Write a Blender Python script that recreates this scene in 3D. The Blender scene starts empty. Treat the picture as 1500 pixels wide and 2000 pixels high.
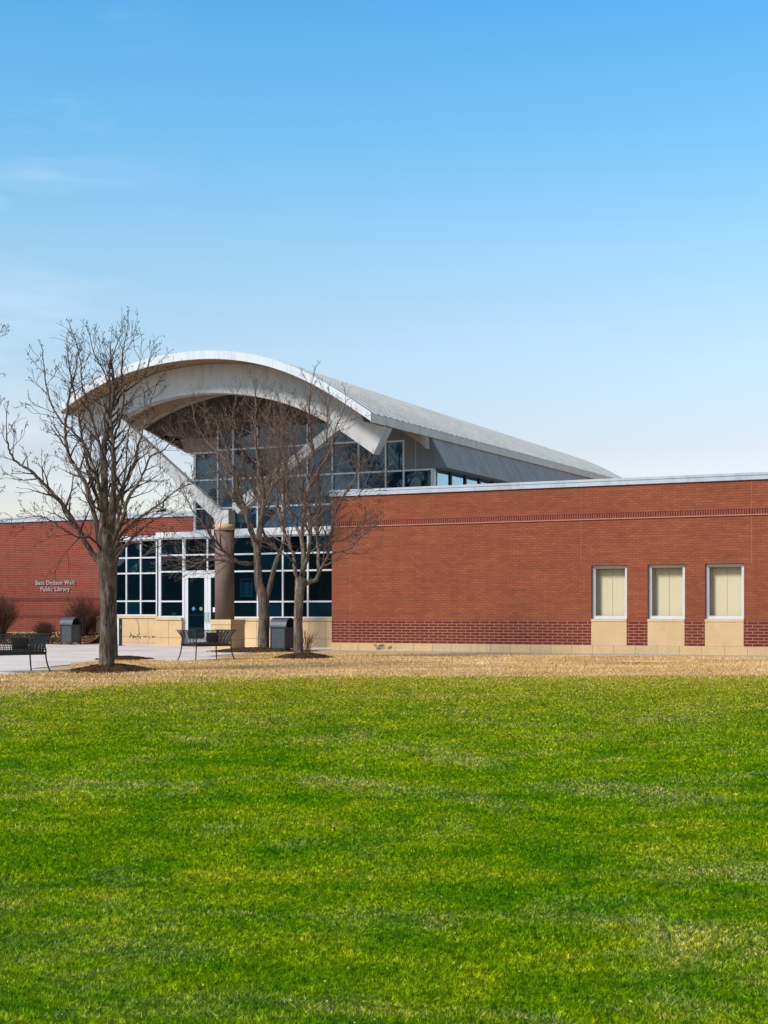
import bpy, bmesh, math, random
import numpy as np
from mathutils import Vector, Matrix, Euler
random.seed(7); rng = np.random.default_rng(11)
R = math.radians
S = bpy.context.scene
# ------------------------------------------------------------------ camera
F, HX, HY, EYE = 2800.0, 750.0, 1198.0, 1.12
cd = bpy.data.cameras.new('camera'); cam = bpy.data.objects.new('camera', cd); S.collection.objects.link(cam)
cd.sensor_fit = 'AUTO'; cd.sensor_width = 36; cd.lens = F*36/2000
cd.shift_y = (HY-1000)/2000; cd.clip_end = 3000; cd.clip_start = .1
cam.location = (0, 0, EYE); cam.rotation_euler = (R(90), 0, 0); S.camera = cam
S.render.resolution_x, S.render.resolution_y = 768, 1024
# ------------------------------------------------------------------ light
SUN = Vector((-.62, -.46, .66)).normalized()
elev = math.asin(SUN.z); azim = math.atan2(SUN.x, SUN.y)
W = bpy.data.worlds.new('World'); S.world = W; W.use_nodes = True
wn, wl = W.node_tree.nodes, W.node_tree.links
bg = wn['Background']; bg.inputs['Strength'].default_value = .12
sky = wn.new('ShaderNodeTexSky'); sky.sky_type = 'NISHITA'; sky.sun_disc = False
sky.sun_elevation = elev; sky.sun_rotation = azim; sky.air_density = 1.0; sky.dust_density = .6; sky.ozone_density = 2.2
tc = wn.new('ShaderNodeTexCoord')
sep = wn.new('ShaderNodeSeparateXYZ'); wl.new(tc.outputs['Generated'], sep.inputs[0])
tint = wn.new('ShaderNodeValToRGB'); wl.new(sep.outputs['Z'], tint.inputs[0])
e = tint.color_ramp.elements
e[0].position = 0.0; e[0].color = (.62, .50, .47, 1)
e[1].position = .75; e[1].color = (.46, .50, .52, 1)
for p_, c_ in ((.113, (.61, .49, .45)), (.175, (.66, .61, .54)), (.242, (.60, .68, .62)), (.32, (.40, .70, .71)), (.39, (.29, .68, .77)), (.46, (.29, .60, .70))):
    k_ = e.new(p_); k_.color = (*c_, 1)
mul = wn.new('ShaderNodeMixRGB'); mul.blend_type = 'MULTIPLY'; mul.inputs[0].default_value = 1
dbl = wn.new('ShaderNodeMixRGB'); dbl.blend_type = 'MULTIPLY'; dbl.inputs[0].default_value = 1; dbl.inputs[2].default_value = (1.95, 1.95, 1.95, 1)
wl.new(sky.outputs[0], dbl.inputs[1]); wl.new(dbl.outputs[0], mul.inputs[1]); wl.new(tint.outputs[0], mul.inputs[2])
# thin high cloud
mp = wn.new('ShaderNodeMapping'); mp.inputs['Scale'].default_value = (2.2, 2.2, 9.5); mp.inputs['Rotation'].default_value = (0, R(6), 0)
mp.inputs['Location'].default_value = (.35, 0, .2)
cn = wn.new('ShaderNodeTexNoise'); cn.inputs['Scale'].default_value = 2.0; cn.inputs['Detail'].default_value = 7; cn.inputs['Roughness'].default_value = .55
cr = wn.new('ShaderNodeValToRGB'); cr.color_ramp.elements[0].position = .50; cr.color_ramp.elements[1].position = .82
cr.color_ramp.elements[1].color = (.45, .45, .45, 1)
wl.new(tc.outputs['Generated'], mp.inputs[0]); wl.new(mp.outputs[0], cn.inputs[0]); wl.new(cn.outputs[0], cr.inputs[0])
left = wn.new('ShaderNodeMapRange'); left.inputs[1].default_value = -.12; left.inputs[2].default_value = -.27
wl.new(sep.outputs['X'], left.inputs[0])
cm = wn.new('ShaderNodeMath'); cm.operation = 'MULTIPLY'; wl.new(cr.outputs[0], cm.inputs[0]); wl.new(left.outputs[0], cm.inputs[1])
cmix = wn.new('ShaderNodeMixRGB'); wl.new(cm.outputs[0], cmix.inputs[0]); wl.new(mul.outputs[0], cmix.inputs[1]); cmix.inputs[2].default_value = (7.2, 7.9, 8.3, 1)
wl.new(cmix.outputs[0], bg.inputs[0])
sd = bpy.data.lights.new('sun', 'SUN'); sun = bpy.data.objects.new('sun', sd); S.collection.objects.link(sun)
sd.energy = 3.2; sd.angle = R(11); sd.color = (1, .95, .88)
sun.rotation_euler = (-SUN).to_track_quat('-Z', 'Y').to_euler()
S.view_settings.view_transform = 'Standard'; S.view_settings.look = 'None'; S.view_settings.gamma = 1; S.view_settings.exposure = .40

# ------------------------------------------------------------------ helpers
C = S.collection
def link(o, parent=None):
    C.objects.link(o)
    if parent is not None: o.parent = parent
    return o
def tag(o, label=None, cat=None, group=None, kind=None):
    if label: o['label'] = label
    if cat: o['category'] = cat
    if group: o['group'] = group
    if kind: o['kind'] = kind
    return o
def empty(name, loc, rz=0):
    o = bpy.data.objects.new(name, None); o.location = loc; o.rotation_euler = (0, 0, rz); o.empty_display_size = .3
    return link(o)
class MB:
    def __init__(s): s.v = []; s.f = []
    def add(s, vs, fs):
        k = len(s.v); s.v += [tuple(v) for v in vs]; s.f += [tuple(i+k for i in f) for f in fs]; return s
    def box(s, x0, x1, y0, y1, z0, z1):
        if x0 > x1: x0, x1 = x1, x0
        if y0 > y1: y0, y1 = y1, y0
        if z0 > z1: z0, z1 = z1, z0
        return s.add([(x0,y0,z0),(x1,y0,z0),(x1,y1,z0),(x0,y1,z0),(x0,y0,z1),(x1,y0,z1),(x1,y1,z1),(x0,y1,z1)],
              [(3,2,1,0),(4,5,6,7),(0,1,5,4),(1,2,6,5),(2,3,7,6),(3,0,4,7)])
    def quad(s, a, b, c, d): return s.add([a, b, c, d], [(0,1,2,3)])
    def prism(s, front, back):      # front/back matching loops
        n = len(front)
        return s.add(list(front)+list(back), [tuple(range(n)), tuple(range(2*n-1, n-1, -1))] + [(i, i+n, (i+1)%n+n, (i+1)%n) for i in range(n)])
    def tube(s, pts, rad, n=6, cap=True):
        pts = [Vector(p) for p in pts]
        if not hasattr(rad, '__len__'): rad = [rad]*len(pts)
        vs = []; fs = []; up = None
        for i, p in enumerate(pts):
            t = (pts[min(i+1, len(pts)-1)]-pts[max(i-1, 0)])
            if t.length < 1e-9: t = Vector((0,0,1))
            t.normalize()
            if up is None:
                up = t.orthogonal()
            up = (up - t*up.dot(t))
            if up.length < 1e-6: up = t.orthogonal()
            up.normalize(); w = t.cross(up)
            for k in range(n):
                a = 2*math.pi*k/n; vs.append(p+(up*math.cos(a)+w*math.sin(a))*rad[i])
        for i in range(len(pts)-1):
            for k in range(n):
                fs.append((i*n+k, i*n+(k+1)%n, (i+1)*n+(k+1)%n, (i+1)*n+k))
        if cap and n > 2: fs += [tuple(range(n-1, -1, -1)), tuple((len(pts)-1)*n+k for k in range(n))]
        return s.add(vs, fs)
    def build(s, name, m, parent=None, smooth=False, bevel=0, recalc=True):
        me = bpy.data.meshes.new(name); me.from_pydata(s.v, [], s.f)
        if recalc:
            bm = bmesh.new(); bm.from_mesh(me); bmesh.ops.recalc_face_normals(bm, faces=bm.faces); bm.to_mesh(me); bm.free()
        me.materials.append(m)
        if smooth: me.polygons.foreach_set('use_smooth', [True]*len(me.polygons))
        o = bpy.data.objects.new(name, me)
        if bevel:
            b = o.modifiers.new('bevel', 'BEVEL'); b.width = bevel; b.segments = 2; b.limit_method = 'ANGLE'
        return link(o, parent)

def absorb(o, c):
    # surface pattern (joints, seams, stains) goes into its part's own mesh
    bm = bmesh.new(); bm.from_mesh(o.data); n0 = len(bm.faces); bm.from_mesh(c.data); bm.faces.ensure_lookup_table()
    o.data.materials.append(c.data.materials[0]); k = len(o.data.materials)-1
    for f in bm.faces[n0:]: f.material_index = k
    bm.to_mesh(o.data); bm.free(); me = c.data; bpy.data.objects.remove(c); bpy.data.meshes.remove(me)

# ------------------------------------------------------------------ materials
class NT:
    def __init__(s, name):
        s.m = bpy.data.materials.new(name); s.m.use_nodes = True; s.n = s.m.node_tree.nodes; s.l = s.m.node_tree.links
        s.b = s.n['Principled BSDF']; s.tc = s.n.new('ShaderNodeTexCoord')
    def nd(s, t, **k):
        o = s.n.new(t)
        for a, v in k.items(): setattr(o, a, v)
        return o
    def mapping(s, scale=(1,1,1), src='Object', loc=(0,0,0), rot=(0,0,0)):
        m = s.nd('ShaderNodeMapping'); m.inputs['Scale'].default_value = scale; m.inputs['Location'].default_value = loc; m.inputs['Rotation'].default_value = rot
        if src == 'Position': g = s.nd('ShaderNodeNewGeometry'); s.l.new(g.outputs['Position'], m.inputs[0])
        else: s.l.new(s.tc.outputs[src], m.inputs[0])
        return m.outputs[0]
    def noise(s, vec, scale=5, detail=4, rough=.55, dist=0):
        n = s.nd('ShaderNodeTexNoise'); n.inputs['Scale'].default_value = scale; n.inputs['Detail'].default_value = detail
        n.inputs['Roughness'].default_value = rough; n.inputs['Distortion'].default_value = dist; s.l.new(vec, n.inputs[0]); return n.outputs[0]
    def ramp(s, fac, stops):
        r = s.nd('ShaderNodeValToRGB'); el = r.color_ramp.elements
        while len(el) < len(stops): el.new(.5)
        for q, (p, c) in zip(el, stops): q.position = p; q.color = (*c, 1) if len(c) == 3 else c
        s.l.new(fac, r.inputs[0]); return r.outputs[0]
    def mix(s, fac, a, b, mode='MIX'):
        x = s.nd('ShaderNodeMixRGB', blend_type=mode)
        for i, v in ((0, fac), (1, a), (2, b)):
            if isinstance(v, (int, float)): x.inputs[i].default_value = v
            elif isinstance(v, tuple): x.inputs[i].default_value = (*v, 1)
            else: s.l.new(v, x.inputs[i])
        return x.outputs[0]
    def math(s, op, a, b=0.0, c=None, clamp=False):
        x = s.nd('ShaderNodeMath', operation=op); x.use_clamp = clamp
        for i, v in enumerate((a, b) if c is None else (a, b, c)):
            if isinstance(v, (int, float)): x.inputs[i].default_value = v
            else: s.l.new(v, x.inputs[i])
        return x.outputs[0]
    def bump(s, h, dist=.01, strength=.6, prev=None):
        x = s.nd('ShaderNodeBump'); x.inputs['Distance'].default_value = dist; x.inputs['Strength'].default_value = strength
        s.l.new(h, x.inputs['Height']); s.l.new(x.outputs[0], s.b.inputs['Normal'])
        if prev is not None: s.l.new(prev, x.inputs['Normal'])
        return x.outputs[0]
    def set(s, col=None, rough=.8, metal=0, spec=.3):
        if col is not None:
            if isinstance(col, tuple): s.b.inputs['Base Color'].default_value = (*col, 1)
            else: s.l.new(col, s.b.inputs['Base Color'])
        if isinstance(rough, (int, float)): s.b.inputs['Roughness'].default_value = rough
        else: s.l.new(rough, s.b.inputs['Roughness'])
        s.b.inputs['Metallic'].default_value = metal; s.b.inputs['Specular IOR Level'].default_value = spec
        return s.m
def plain(name, c, rough=.6, metal=0, var=.12, scale=6, spec=.4, bump=0, vs=(1,1,1)):
    t = NT(name); v = t.mapping(vs); n = t.noise(v, scale, 6, .6)
    col = t.ramp(n, [(.3, tuple(x*(1-var) for x in c)), (.7, tuple(min(1, x*(1+var)) for x in c))])
    if name in ('beam', 'fascia', 'brace', 'coping', 'eave', 'panel', 'side_panel', 'roof'):
        st = t.noise(t.mapping((1.5, 1.5, .25)), 2.2, 7, .72); col = t.mix(1, col, t.ramp(st, [(.36, (.84, .825, .80)), (.52, (1, 1, 1)), (.7, (1.06, 1.06, 1.06))]), 'MULTIPLY')
    if bump: t.bump(t.noise(v, scale*9, 3), bump, .5)
    return t.set(col, rough, metal, spec)
def brick(name, c1, c2, mortar, w=.203, h=.0677, ms=.006, bump=.004, patch=.14, mrt_contrast=1, dark_bands=()):
    t = NT(name)
    sx = t.nd('ShaderNodeSeparateXYZ'); t.l.new(t.tc.outputs['Object'], sx.inputs[0])
    cx = t.nd('ShaderNodeCombineXYZ'); t.l.new(sx.outputs[0], cx.inputs[0]); t.l.new(sx.outputs[2], cx.inputs[1])
    b = t.nd('ShaderNodeTexBrick'); b.offset = .5; b.inputs['Scale'].default_value = 1; b.inputs['Mortar Size'].default_value = ms
    b.inputs['Mortar Smooth'].default_value = .1; b.inputs['Bias'].default_value = 0; b.inputs['Brick Width'].default_value = w; b.inputs['Row Height'].default_value = h
    b.inputs['Color1'].default_value = (*c1, 1); b.inputs['Color2'].default_value = (*c2, 1); b.inputs['Mortar'].default_value = (*mortar, 1)
    t.l.new(cx.outputs[0], b.inputs[0])
    v1 = t.mapping((.55, 1, 5.0)); n1 = t.noise(v1, 1.3, 8, .68)
    v2 = t.mapping((1, 1, 1)); n2 = t.noise(v2, .35, 3, .5); n3 = t.noise(v2, 45, 3, .7)
    col = t.mix(1, b.outputs[0], t.ramp(n1, [(.3, (1-patch,)*3), (.7, (1+patch, 1+patch*1.15, 1+patch*1.1))]), 'MULTIPLY')
    col = t.mix(1, col, t.ramp(n2, [(.35, (.93, .92, .92)), (.68, (1.07, 1.07, 1.05))]), 'MULTIPLY')
    col = t.mix(1, col, t.ramp(n3, [(.3, (.84, .84, .84)), (.7, (1.14, 1.13, 1.12))]), 'MULTIPLY')
    ns = t.noise(t.mapping((2.2, 1, .16)), 1.6, 6, .7)
    col = t.mix(1, col, t.ramp(ns, [(.36, (.94, .935, .93)), (.5, (1, 1, 1)), (.68, (1.04, 1.035, 1.03))]), 'MULTIPLY')
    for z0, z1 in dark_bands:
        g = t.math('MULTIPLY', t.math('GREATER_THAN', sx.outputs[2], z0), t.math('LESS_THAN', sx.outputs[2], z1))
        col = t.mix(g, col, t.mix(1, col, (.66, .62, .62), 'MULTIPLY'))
    inv = t.math('SUBTRACT', 1, b.outputs[1])
    t.bump(inv, bump, .7)
    return t.set(col, .85, 0, .2)
M = {}
M['brick_upper'] = brick('brick_upper', (.278, .082, .037), (.228, .063, .030), (.170, .050, .028), ms=.0055, bump=.004, patch=.13)
M['brick_base'] = brick('brick_base', (.145, .030, .020), (.105, .022, .016), (.36, .145, .095), w=.29, h=.082, ms=.011, patch=.12)
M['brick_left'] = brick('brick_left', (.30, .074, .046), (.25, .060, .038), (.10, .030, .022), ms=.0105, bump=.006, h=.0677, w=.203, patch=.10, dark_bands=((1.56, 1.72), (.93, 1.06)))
M['soldier'] = plain('soldier', (.235, .056, .034), .85, var=.22, scale=14)
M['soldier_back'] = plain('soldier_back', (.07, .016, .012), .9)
M['ledge'] = plain('ledge', (.40, .17, .11), .85)
M['white_metal'] = plain('white_metal', (.55, .56, .57), .38, .0, .05, 3, .5)
M['alu'] = plain('alu', (.60, .61, .63), .35, .15, .05, 3, .5)
M['coping'] = plain('coping', (.44, .48, .53), .35, .25, .06, 1.2, .5)
M['beam'] = plain('beam', (.44, .43, .42), .6, 0, .07, 1.3, .3)
M['brace'] = plain('brace', (.37, .37, .37), .6, 0, .10, 2.5, .3)
M['fascia'] = plain('fascia', (.56, .58, .60), .45, .1, .05, 1.3, .4)
M['eave'] = plain('eave', (.66, .55, .46), .5, 0, .06, 1.3, .4)
M['roof'] = plain('roof', (.36, .36, .35), .5, .3, .08, .8, .5)
M['panel'] = plain('panel', (.185, .172, .168), .55, .1, .05, 2, .4)
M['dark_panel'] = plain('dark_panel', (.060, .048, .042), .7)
M['panel_seam'] = plain('panel_seam', (.55, .52, .50), .5)
M['soffit'] = plain('soffit', (.42, .29, .17), .7, 0, .10, 2, .3)
M['inner_beam'] = plain('inner_beam', (.36, .28, .21), .7, 0, .06)
M['bark'] = None
def stone(name, c, var=.09, cap=False):
    t = NT(name); v = t.mapping(); n = t.noise(v, 1.7, 5); f = t.noise(v, 70, 4, .75)
    col = t.ramp(n, [(.3, tuple(x*(1-var) for x in c)), (.7, tuple(x*(1+var) for x in c))])
    col = t.mix(1, col, t.ramp(f, [(.3, (.80, .79, .78)), (.7, (1.15, 1.15, 1.14))]), 'MULTIPLY')
    # water stain creeping along the foot, own shape
    sx = t.nd('ShaderNodeSeparateXYZ'); t.l.new(t.tc.outputs['Object'], sx.inputs[0])
    vv = t.mapping((1.6, 1, 1.2)); w = t.noise(vv, 1.1, 6, .7)
    t.bump(f, .004, .5)
    return t.set(col, .85, 0, .25)
M['stone'] = stone('stone', (.58, .395, .215))
M['stone_b'] = stone('stone_b', (.60, .425, .245))
M['stone_c'] = stone('stone_c', (.49, .35, .19))
M['plinth'] = brick('plinth', (.57, .385, .19), (.48, .35, .20), (.24, .16, .10), w=.602, h=.5, ms=.006, bump=.004, patch=.06)
M['joint'] = plain('joint', (.20, .13, .08), .9)
M['pink_joint'] = plain('pink_joint', (.31, .105, .065), .9)
M['stain'] = plain('stain', (.06, .05, .045), .95, var=.5, scale=20)
def granite():
    t = NT('column_stone'); v = t.mapping(); f = t.noise(v, 60, 4, .8); g = t.noise(v, 2.2, 5)
    col = t.ramp(f, [(.32, (.08, .05, .036)), (.5, (.16, .105, .078)), (.7, (.29, .21, .165))])
    col = t.mix(1, col, t.ramp(g, [(.3, (.85, .84, .83)), (.7, (1.12, 1.1, 1.08))]), 'MULTIPLY')
    t.bump(f, .003, .4); return t.set(col, .7, 0, .3)
M['column'] = granite()
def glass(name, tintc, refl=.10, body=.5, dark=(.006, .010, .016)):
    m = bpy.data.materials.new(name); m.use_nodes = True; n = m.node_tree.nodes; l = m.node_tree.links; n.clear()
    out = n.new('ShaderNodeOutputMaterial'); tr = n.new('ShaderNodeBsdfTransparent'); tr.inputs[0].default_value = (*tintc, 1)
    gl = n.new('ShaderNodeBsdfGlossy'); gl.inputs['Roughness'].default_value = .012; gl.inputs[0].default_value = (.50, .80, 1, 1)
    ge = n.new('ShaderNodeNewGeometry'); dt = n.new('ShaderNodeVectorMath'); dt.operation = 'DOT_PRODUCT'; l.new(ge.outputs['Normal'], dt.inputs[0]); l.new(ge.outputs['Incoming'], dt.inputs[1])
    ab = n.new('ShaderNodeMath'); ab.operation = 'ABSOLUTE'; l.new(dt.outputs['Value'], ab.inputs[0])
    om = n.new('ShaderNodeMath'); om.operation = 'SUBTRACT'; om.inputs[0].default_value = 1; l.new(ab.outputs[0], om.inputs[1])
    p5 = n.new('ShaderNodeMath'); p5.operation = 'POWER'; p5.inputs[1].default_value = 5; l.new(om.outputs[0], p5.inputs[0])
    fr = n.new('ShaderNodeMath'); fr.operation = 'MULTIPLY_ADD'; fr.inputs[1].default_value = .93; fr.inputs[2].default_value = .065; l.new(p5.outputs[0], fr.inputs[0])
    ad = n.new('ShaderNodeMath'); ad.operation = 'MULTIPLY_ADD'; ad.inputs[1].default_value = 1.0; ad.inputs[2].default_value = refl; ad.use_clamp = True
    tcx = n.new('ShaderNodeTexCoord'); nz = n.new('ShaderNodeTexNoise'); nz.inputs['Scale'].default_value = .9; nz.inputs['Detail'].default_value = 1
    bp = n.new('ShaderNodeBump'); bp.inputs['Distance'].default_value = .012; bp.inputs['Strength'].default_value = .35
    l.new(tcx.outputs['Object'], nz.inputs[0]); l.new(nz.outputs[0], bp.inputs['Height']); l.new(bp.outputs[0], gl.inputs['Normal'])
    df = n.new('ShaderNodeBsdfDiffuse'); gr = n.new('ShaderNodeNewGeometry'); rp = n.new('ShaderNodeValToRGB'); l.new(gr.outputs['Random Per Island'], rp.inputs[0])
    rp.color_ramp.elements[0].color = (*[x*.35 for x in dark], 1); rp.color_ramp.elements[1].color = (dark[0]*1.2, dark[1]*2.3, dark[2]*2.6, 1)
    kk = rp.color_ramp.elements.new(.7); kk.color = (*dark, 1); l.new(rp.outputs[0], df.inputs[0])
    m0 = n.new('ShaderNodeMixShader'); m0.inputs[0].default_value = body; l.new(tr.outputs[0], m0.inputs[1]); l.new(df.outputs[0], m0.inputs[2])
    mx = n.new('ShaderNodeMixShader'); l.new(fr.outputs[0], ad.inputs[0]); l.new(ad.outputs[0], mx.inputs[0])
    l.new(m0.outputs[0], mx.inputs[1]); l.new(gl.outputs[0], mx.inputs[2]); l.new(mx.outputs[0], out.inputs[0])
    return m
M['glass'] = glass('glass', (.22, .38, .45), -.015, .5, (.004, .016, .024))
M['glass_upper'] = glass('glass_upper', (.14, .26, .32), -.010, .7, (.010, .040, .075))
M['glass_side'] = glass('glass_side', (.85, .92, .95), .45, .1)
M['glass_clear'] = glass('glass_clear', (.96, .94, .87), .0, .0)
def blind():
    t = NT('blind'); sx = t.nd('ShaderNodeSeparateXYZ'); t.l.new(t.tc.outputs['Object'], sx.inputs[0])
    w = t.math('SINE', t.math('MULTIPLY', sx.outputs[2], 2*math.pi/.026))
    col = t.mix(t.math('MULTIPLY_ADD', w, .5, .5), (.72, .63, .47), (.86, .78, .62))
    t.bump(w, .006, .6); return t.set(col, .7, 0, .3)
M['blind'] = blind()
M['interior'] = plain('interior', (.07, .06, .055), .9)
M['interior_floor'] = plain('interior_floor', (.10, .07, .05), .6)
M['interior_red'] = plain('interior_red', (.14, .05, .035), .8)
M['interior_blue'] = plain('interior_blue', (.10, .22, .27), .7)
M['black_metal'] = plain('black_metal', (.030, .033, .038), .45, .3, .15, 8, .5)
M['can_metal'] = plain('can_metal', (.055, .062, .074), .5, .2, .18, 9, .5, .001)
M['black'] = plain('black', (.012, .012, .013), .8)
M['cyan'] = plain('cyan', (.05, .36, .50), .5); M['blue'] = plain('blue', (.04, .22, .50), .5); M['green'] = plain('green', (.15, .28, .05), .5)
M['white'] = plain('white', (.78, .78, .76), .6); M['teal'] = plain('teal', (.12, .42, .44), .7, var=.08)
M['letter'] = plain('letter', (.42, .42, .42), .4, .2)
def concrete():
    t = NT('concrete'); v = t.mapping(src='Position'); n = t.noise(v, .5, 6, .6); f = t.noise(v, 25, 4, .7)
    st = t.noise(t.mapping((.25, 1.6, 1), 'Position'), 1.2, 5, .65)
    col = t.ramp(n, [(.3, (.60, .50, .425)), (.7, (.74, .635, .55))])
    col = t.mix(1, col, t.ramp(st, [(.38, (.74, .73, .72)), (.5, (.97, .97, .97)), (.65, (1.08, 1.07, 1.06))]), 'MULTIPLY')
    col = t.mix(1, col, t.ramp(f, [(.3, (.9, .9, .9)), (.7, (1.08, 1.08, 1.08))]), 'MULTIPLY')
    t.bump(f, .003, .4); return t.set(col, .85, 0, .2)
M['concrete'] = concrete()
M['mow'] = plain('mow', (.30, .27, .245), .9, var=.2, scale=3)
def dry():
    t = NT('dry_grass'); v = t.mapping((.6, 1.3, 1), 'Position'); n = t.noise(v, .9, 7, .65); f = t.noise(t.mapping(src='Position'), 30, 5, .75)
    col = t.ramp(n, [(.28, (.34, .20, .075)), (.45, (.52, .33, .14)), (.6, (.64, .44, .235)), (.75, (.72, .54, .36))])
    col = t.mix(1, col, t.ramp(f, [(.3, (.62, .60, .56)), (.7, (1.18, 1.16, 1.12))]), 'MULTIPLY')
    t.bump(f, .03, .7); return t.set(col, .95, 0, .1)
M['dry'] = dry()
def lawn_mat(name, blades):
    t = NT(name); v = t.mapping((.8, 1.0, 1), 'Position'); n = t.noise(v, 1.5, 8, .74, .3); n2 = t.noise(t.mapping((.8, 1.1, 1), 'Position', (7, 3, 0)), .75, 7, .68, .4)
    n3 = t.noise(t.mapping((.8, 1, 1), 'Position', (3, 9, 0)), 2.4, 4, .6)
    base = t.ramp(n, [(.30, (.052, .220, .0)), (.43, (.160, .365, .0)), (.53, (.285, .455, .0)), (.68, (.51, .56, .010))])
    dryc = (.92, .72, .20) if blades else (.30, .25, .05)
    m1 = t.ramp(n2, [(.50, (0, 0, 0)), (.72, (1, 1, 1))]); m1 = t.math('MULTIPLY', m1, .52)
    col = t.mix(m1, base, dryc)
    col = t.mix(t.math('MULTIPLY', t.ramp(n3, [(.52, (0,)*3), (.72, (1,)*3)]), .35), col, (.075, .300, .0))
    g = t.nd('ShaderNodeNewGeometry'); sx = t.nd('ShaderNodeSeparateXYZ'); t.l.new(g.outputs['Position'], sx.inputs[0])
    wob = t.math('MULTIPLY_ADD', n2, 8.0, sx.outputs[1])
    mr = t.nd('ShaderNodeMapRange'); mr.inputs[1].default_value = 17.5; mr.inputs[2].default_value = 28.5; t.l.new(wob, mr.inputs[0])
    col = t.mix(t.math('MULTIPLY', mr.outputs[0], .80), col, (.60, .50, .035))
    if blades:
        at = t.nd('ShaderNodeAttribute', attribute_name='rnd')
        col = t.mix(1, col, t.ramp(at.outputs['Fac'], [(0, (.42, .58, .5)), (.45, (.95, .98, 1)), (.86, (1.25, 1.12, 1)), (.93, (1.8, 1.20, 6)), (1, (2.0, 1.35, 14))]), 'MULTIPLY')
        n4 = t.noise(t.mapping((1, 1, 0), 'Position'), 26, 3, .7)
        col = t.mix(1, col, t.ramp(n4, [(.40, (.16, .24, .2)), (.5, (.98, .98, .9)), (.61, (1.72, 1.52, 1.4))]), 'MULTIPLY')
        n5 = t.noise(t.mapping((.8, 1.2, 0), 'Position', (2, 5, 0)), 5.5, 5, .75)
        col = t.mix(1, col, t.ramp(n5, [(.36, (.50, .62, .7)), (.5, (1, 1, 1)), (.64, (1.42, 1.24, 1.3))]), 'MULTIPLY')
        t.set(col, .8, 0, .04)
        # a thin blade lets some light through
        tl = t.nd('ShaderNodeBsdfTranslucent'); t.l.new(col, tl.inputs[0]); mx = t.nd('ShaderNodeMixShader'); mx.inputs[0].default_value = .45
        t.l.new(t.b.outputs[0], mx.inputs[1]); t.l.new(tl.outputs[0], mx.inputs[2]); t.l.new(mx.outputs[0], t.n['Material Output'].inputs[0])
        return t.m
    f = t.noise(t.mapping(src='Position'), 40, 4, .8)
    col = t.mix(1, col, t.ramp(f, [(.3, (.15, .18, .15)), (.7, (.55, .55, .55))]), 'MULTIPLY'); t.bump(f, .03, .8)
    return t.set(col, .95, 0, .05)
M['lawn'] = lawn_mat('lawn_soil', False); M['blade'] = lawn_mat('lawn_blade', True)
def dryblade():
    t = NT('dry_blade'); n = t.noise(t.mapping((.32, 1.5, 1), 'Position'), .9, 8, .74)
    col = t.ramp(n, [(.34, (.26, .145, .045)), (.43, (.56, .33, .11)), (.53, (.70, .45, .19)), (.62, (.88, .64, .40))])
    at = t.nd('ShaderNodeAttribute', attribute_name='rnd')
    col = t.mix(1, col, t.ramp(at.outputs['Fac'], [(0, (.80, .78, .74)), (.5, (1, 1, 1)), (1, (1.08, 1.08, 1.1))]), 'MULTIPLY')
    return t.set(col, .8, 0, .15)
M['dryblade'] = dryblade()
def mulch():
    t = NT('mulch'); v = t.mapping(src='Position'); f = t.noise(v, 22, 6, .8); n = t.noise(v, 3, 4)
    col = t.ramp(f, [(.3, (.035, .018, .010)), (.5, (.085, .042, .022)), (.72, (.19, .105, .062))])
    t.bump(f, .05, 1); return t.set(col, .95, 0, .1)
M['mulch'] = mulch()
def barkm(name, a, b, moss):
    t = NT(name); v = t.mapping((1, 1, .16), 'Position'); f = t.noise(v, 17, 7, .80, .8); g = t.noise(t.mapping(src='Position'), 2.5, 4)
    col = t.ramp(f, [(.38, tuple(x*.28 for x in a)), (.5, a), (.64, b)])
    col = t.mix(t.math('MULTIPLY', t.ramp(g, [(.52, (0,)*3), (.68, (1,)*3)]), moss), col, (.075, .062, .018))
    t.bump(f, .05, 1); return t.set(col, .92, 0, .15)
M['bark'] = barkm('bark', (.165, .118, .085), (.36, .28, .215), .6)
M['twig_dark'] = barkm('twig_dark', (.105, .066, .050), (.20, .135, .10), .0)
M['twig'] = barkm('twig', (.19, .125, .098), (.34, .24, .195), .0)
M['shrub'] = barkm('shrub_twig', (.12, .055, .035), (.22, .11, .07), 0)
M['seed'] = plain('seed', (.10, .05, .03), .9)
M['needle'] = plain('needle', (.028, .042, .022), .9, var=.4, scale=1)

# ------------------------------------------------------------------ frames: pixel -> place
al = math.atan(F/5750); ca, sa = math.cos(al), math.sin(al)
U = Vector((ca, -sa)); N = Vector((sa, ca))
D0 = EYE*F/73.0; A = Vector(((648-HX)/F*D0, D0))
def loc(px, py, b):                # point on the plane b=const of the building grid -> (a, z)
    r = (px-HX)/F; P0 = A+N*b
    a = (r*P0.y-P0.x)/(U.x-r*U.y); D = P0.y+a*U.y
    return a, EYE+(HY-py)/F*D
def aa(px, b): return loc(px, 0, b)[0]
def zz(px, py, b): return loc(px, py, b)[1]
def gnd(px, py):
    D = EYE*F/(py-HY); return Vector(((px-HX)/F*D, D, 0))
def at(px, py, D): return Vector(((px-HX)/F*D, D, EYE+(HY-py)/F*D))
def w2(a, b, z=0): p = A+U*a+N*b; return Vector((p.x, p.y, z))
LB = empty('library_building', (A.x, A.y, 0), -al)
tag(LB, 'red brick public library with arched white canopy roof, glass entrance and tan stone base', 'building')
BZ = 3.7; BL = 5.4; HW = 4.617; HC = 4.79

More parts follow.
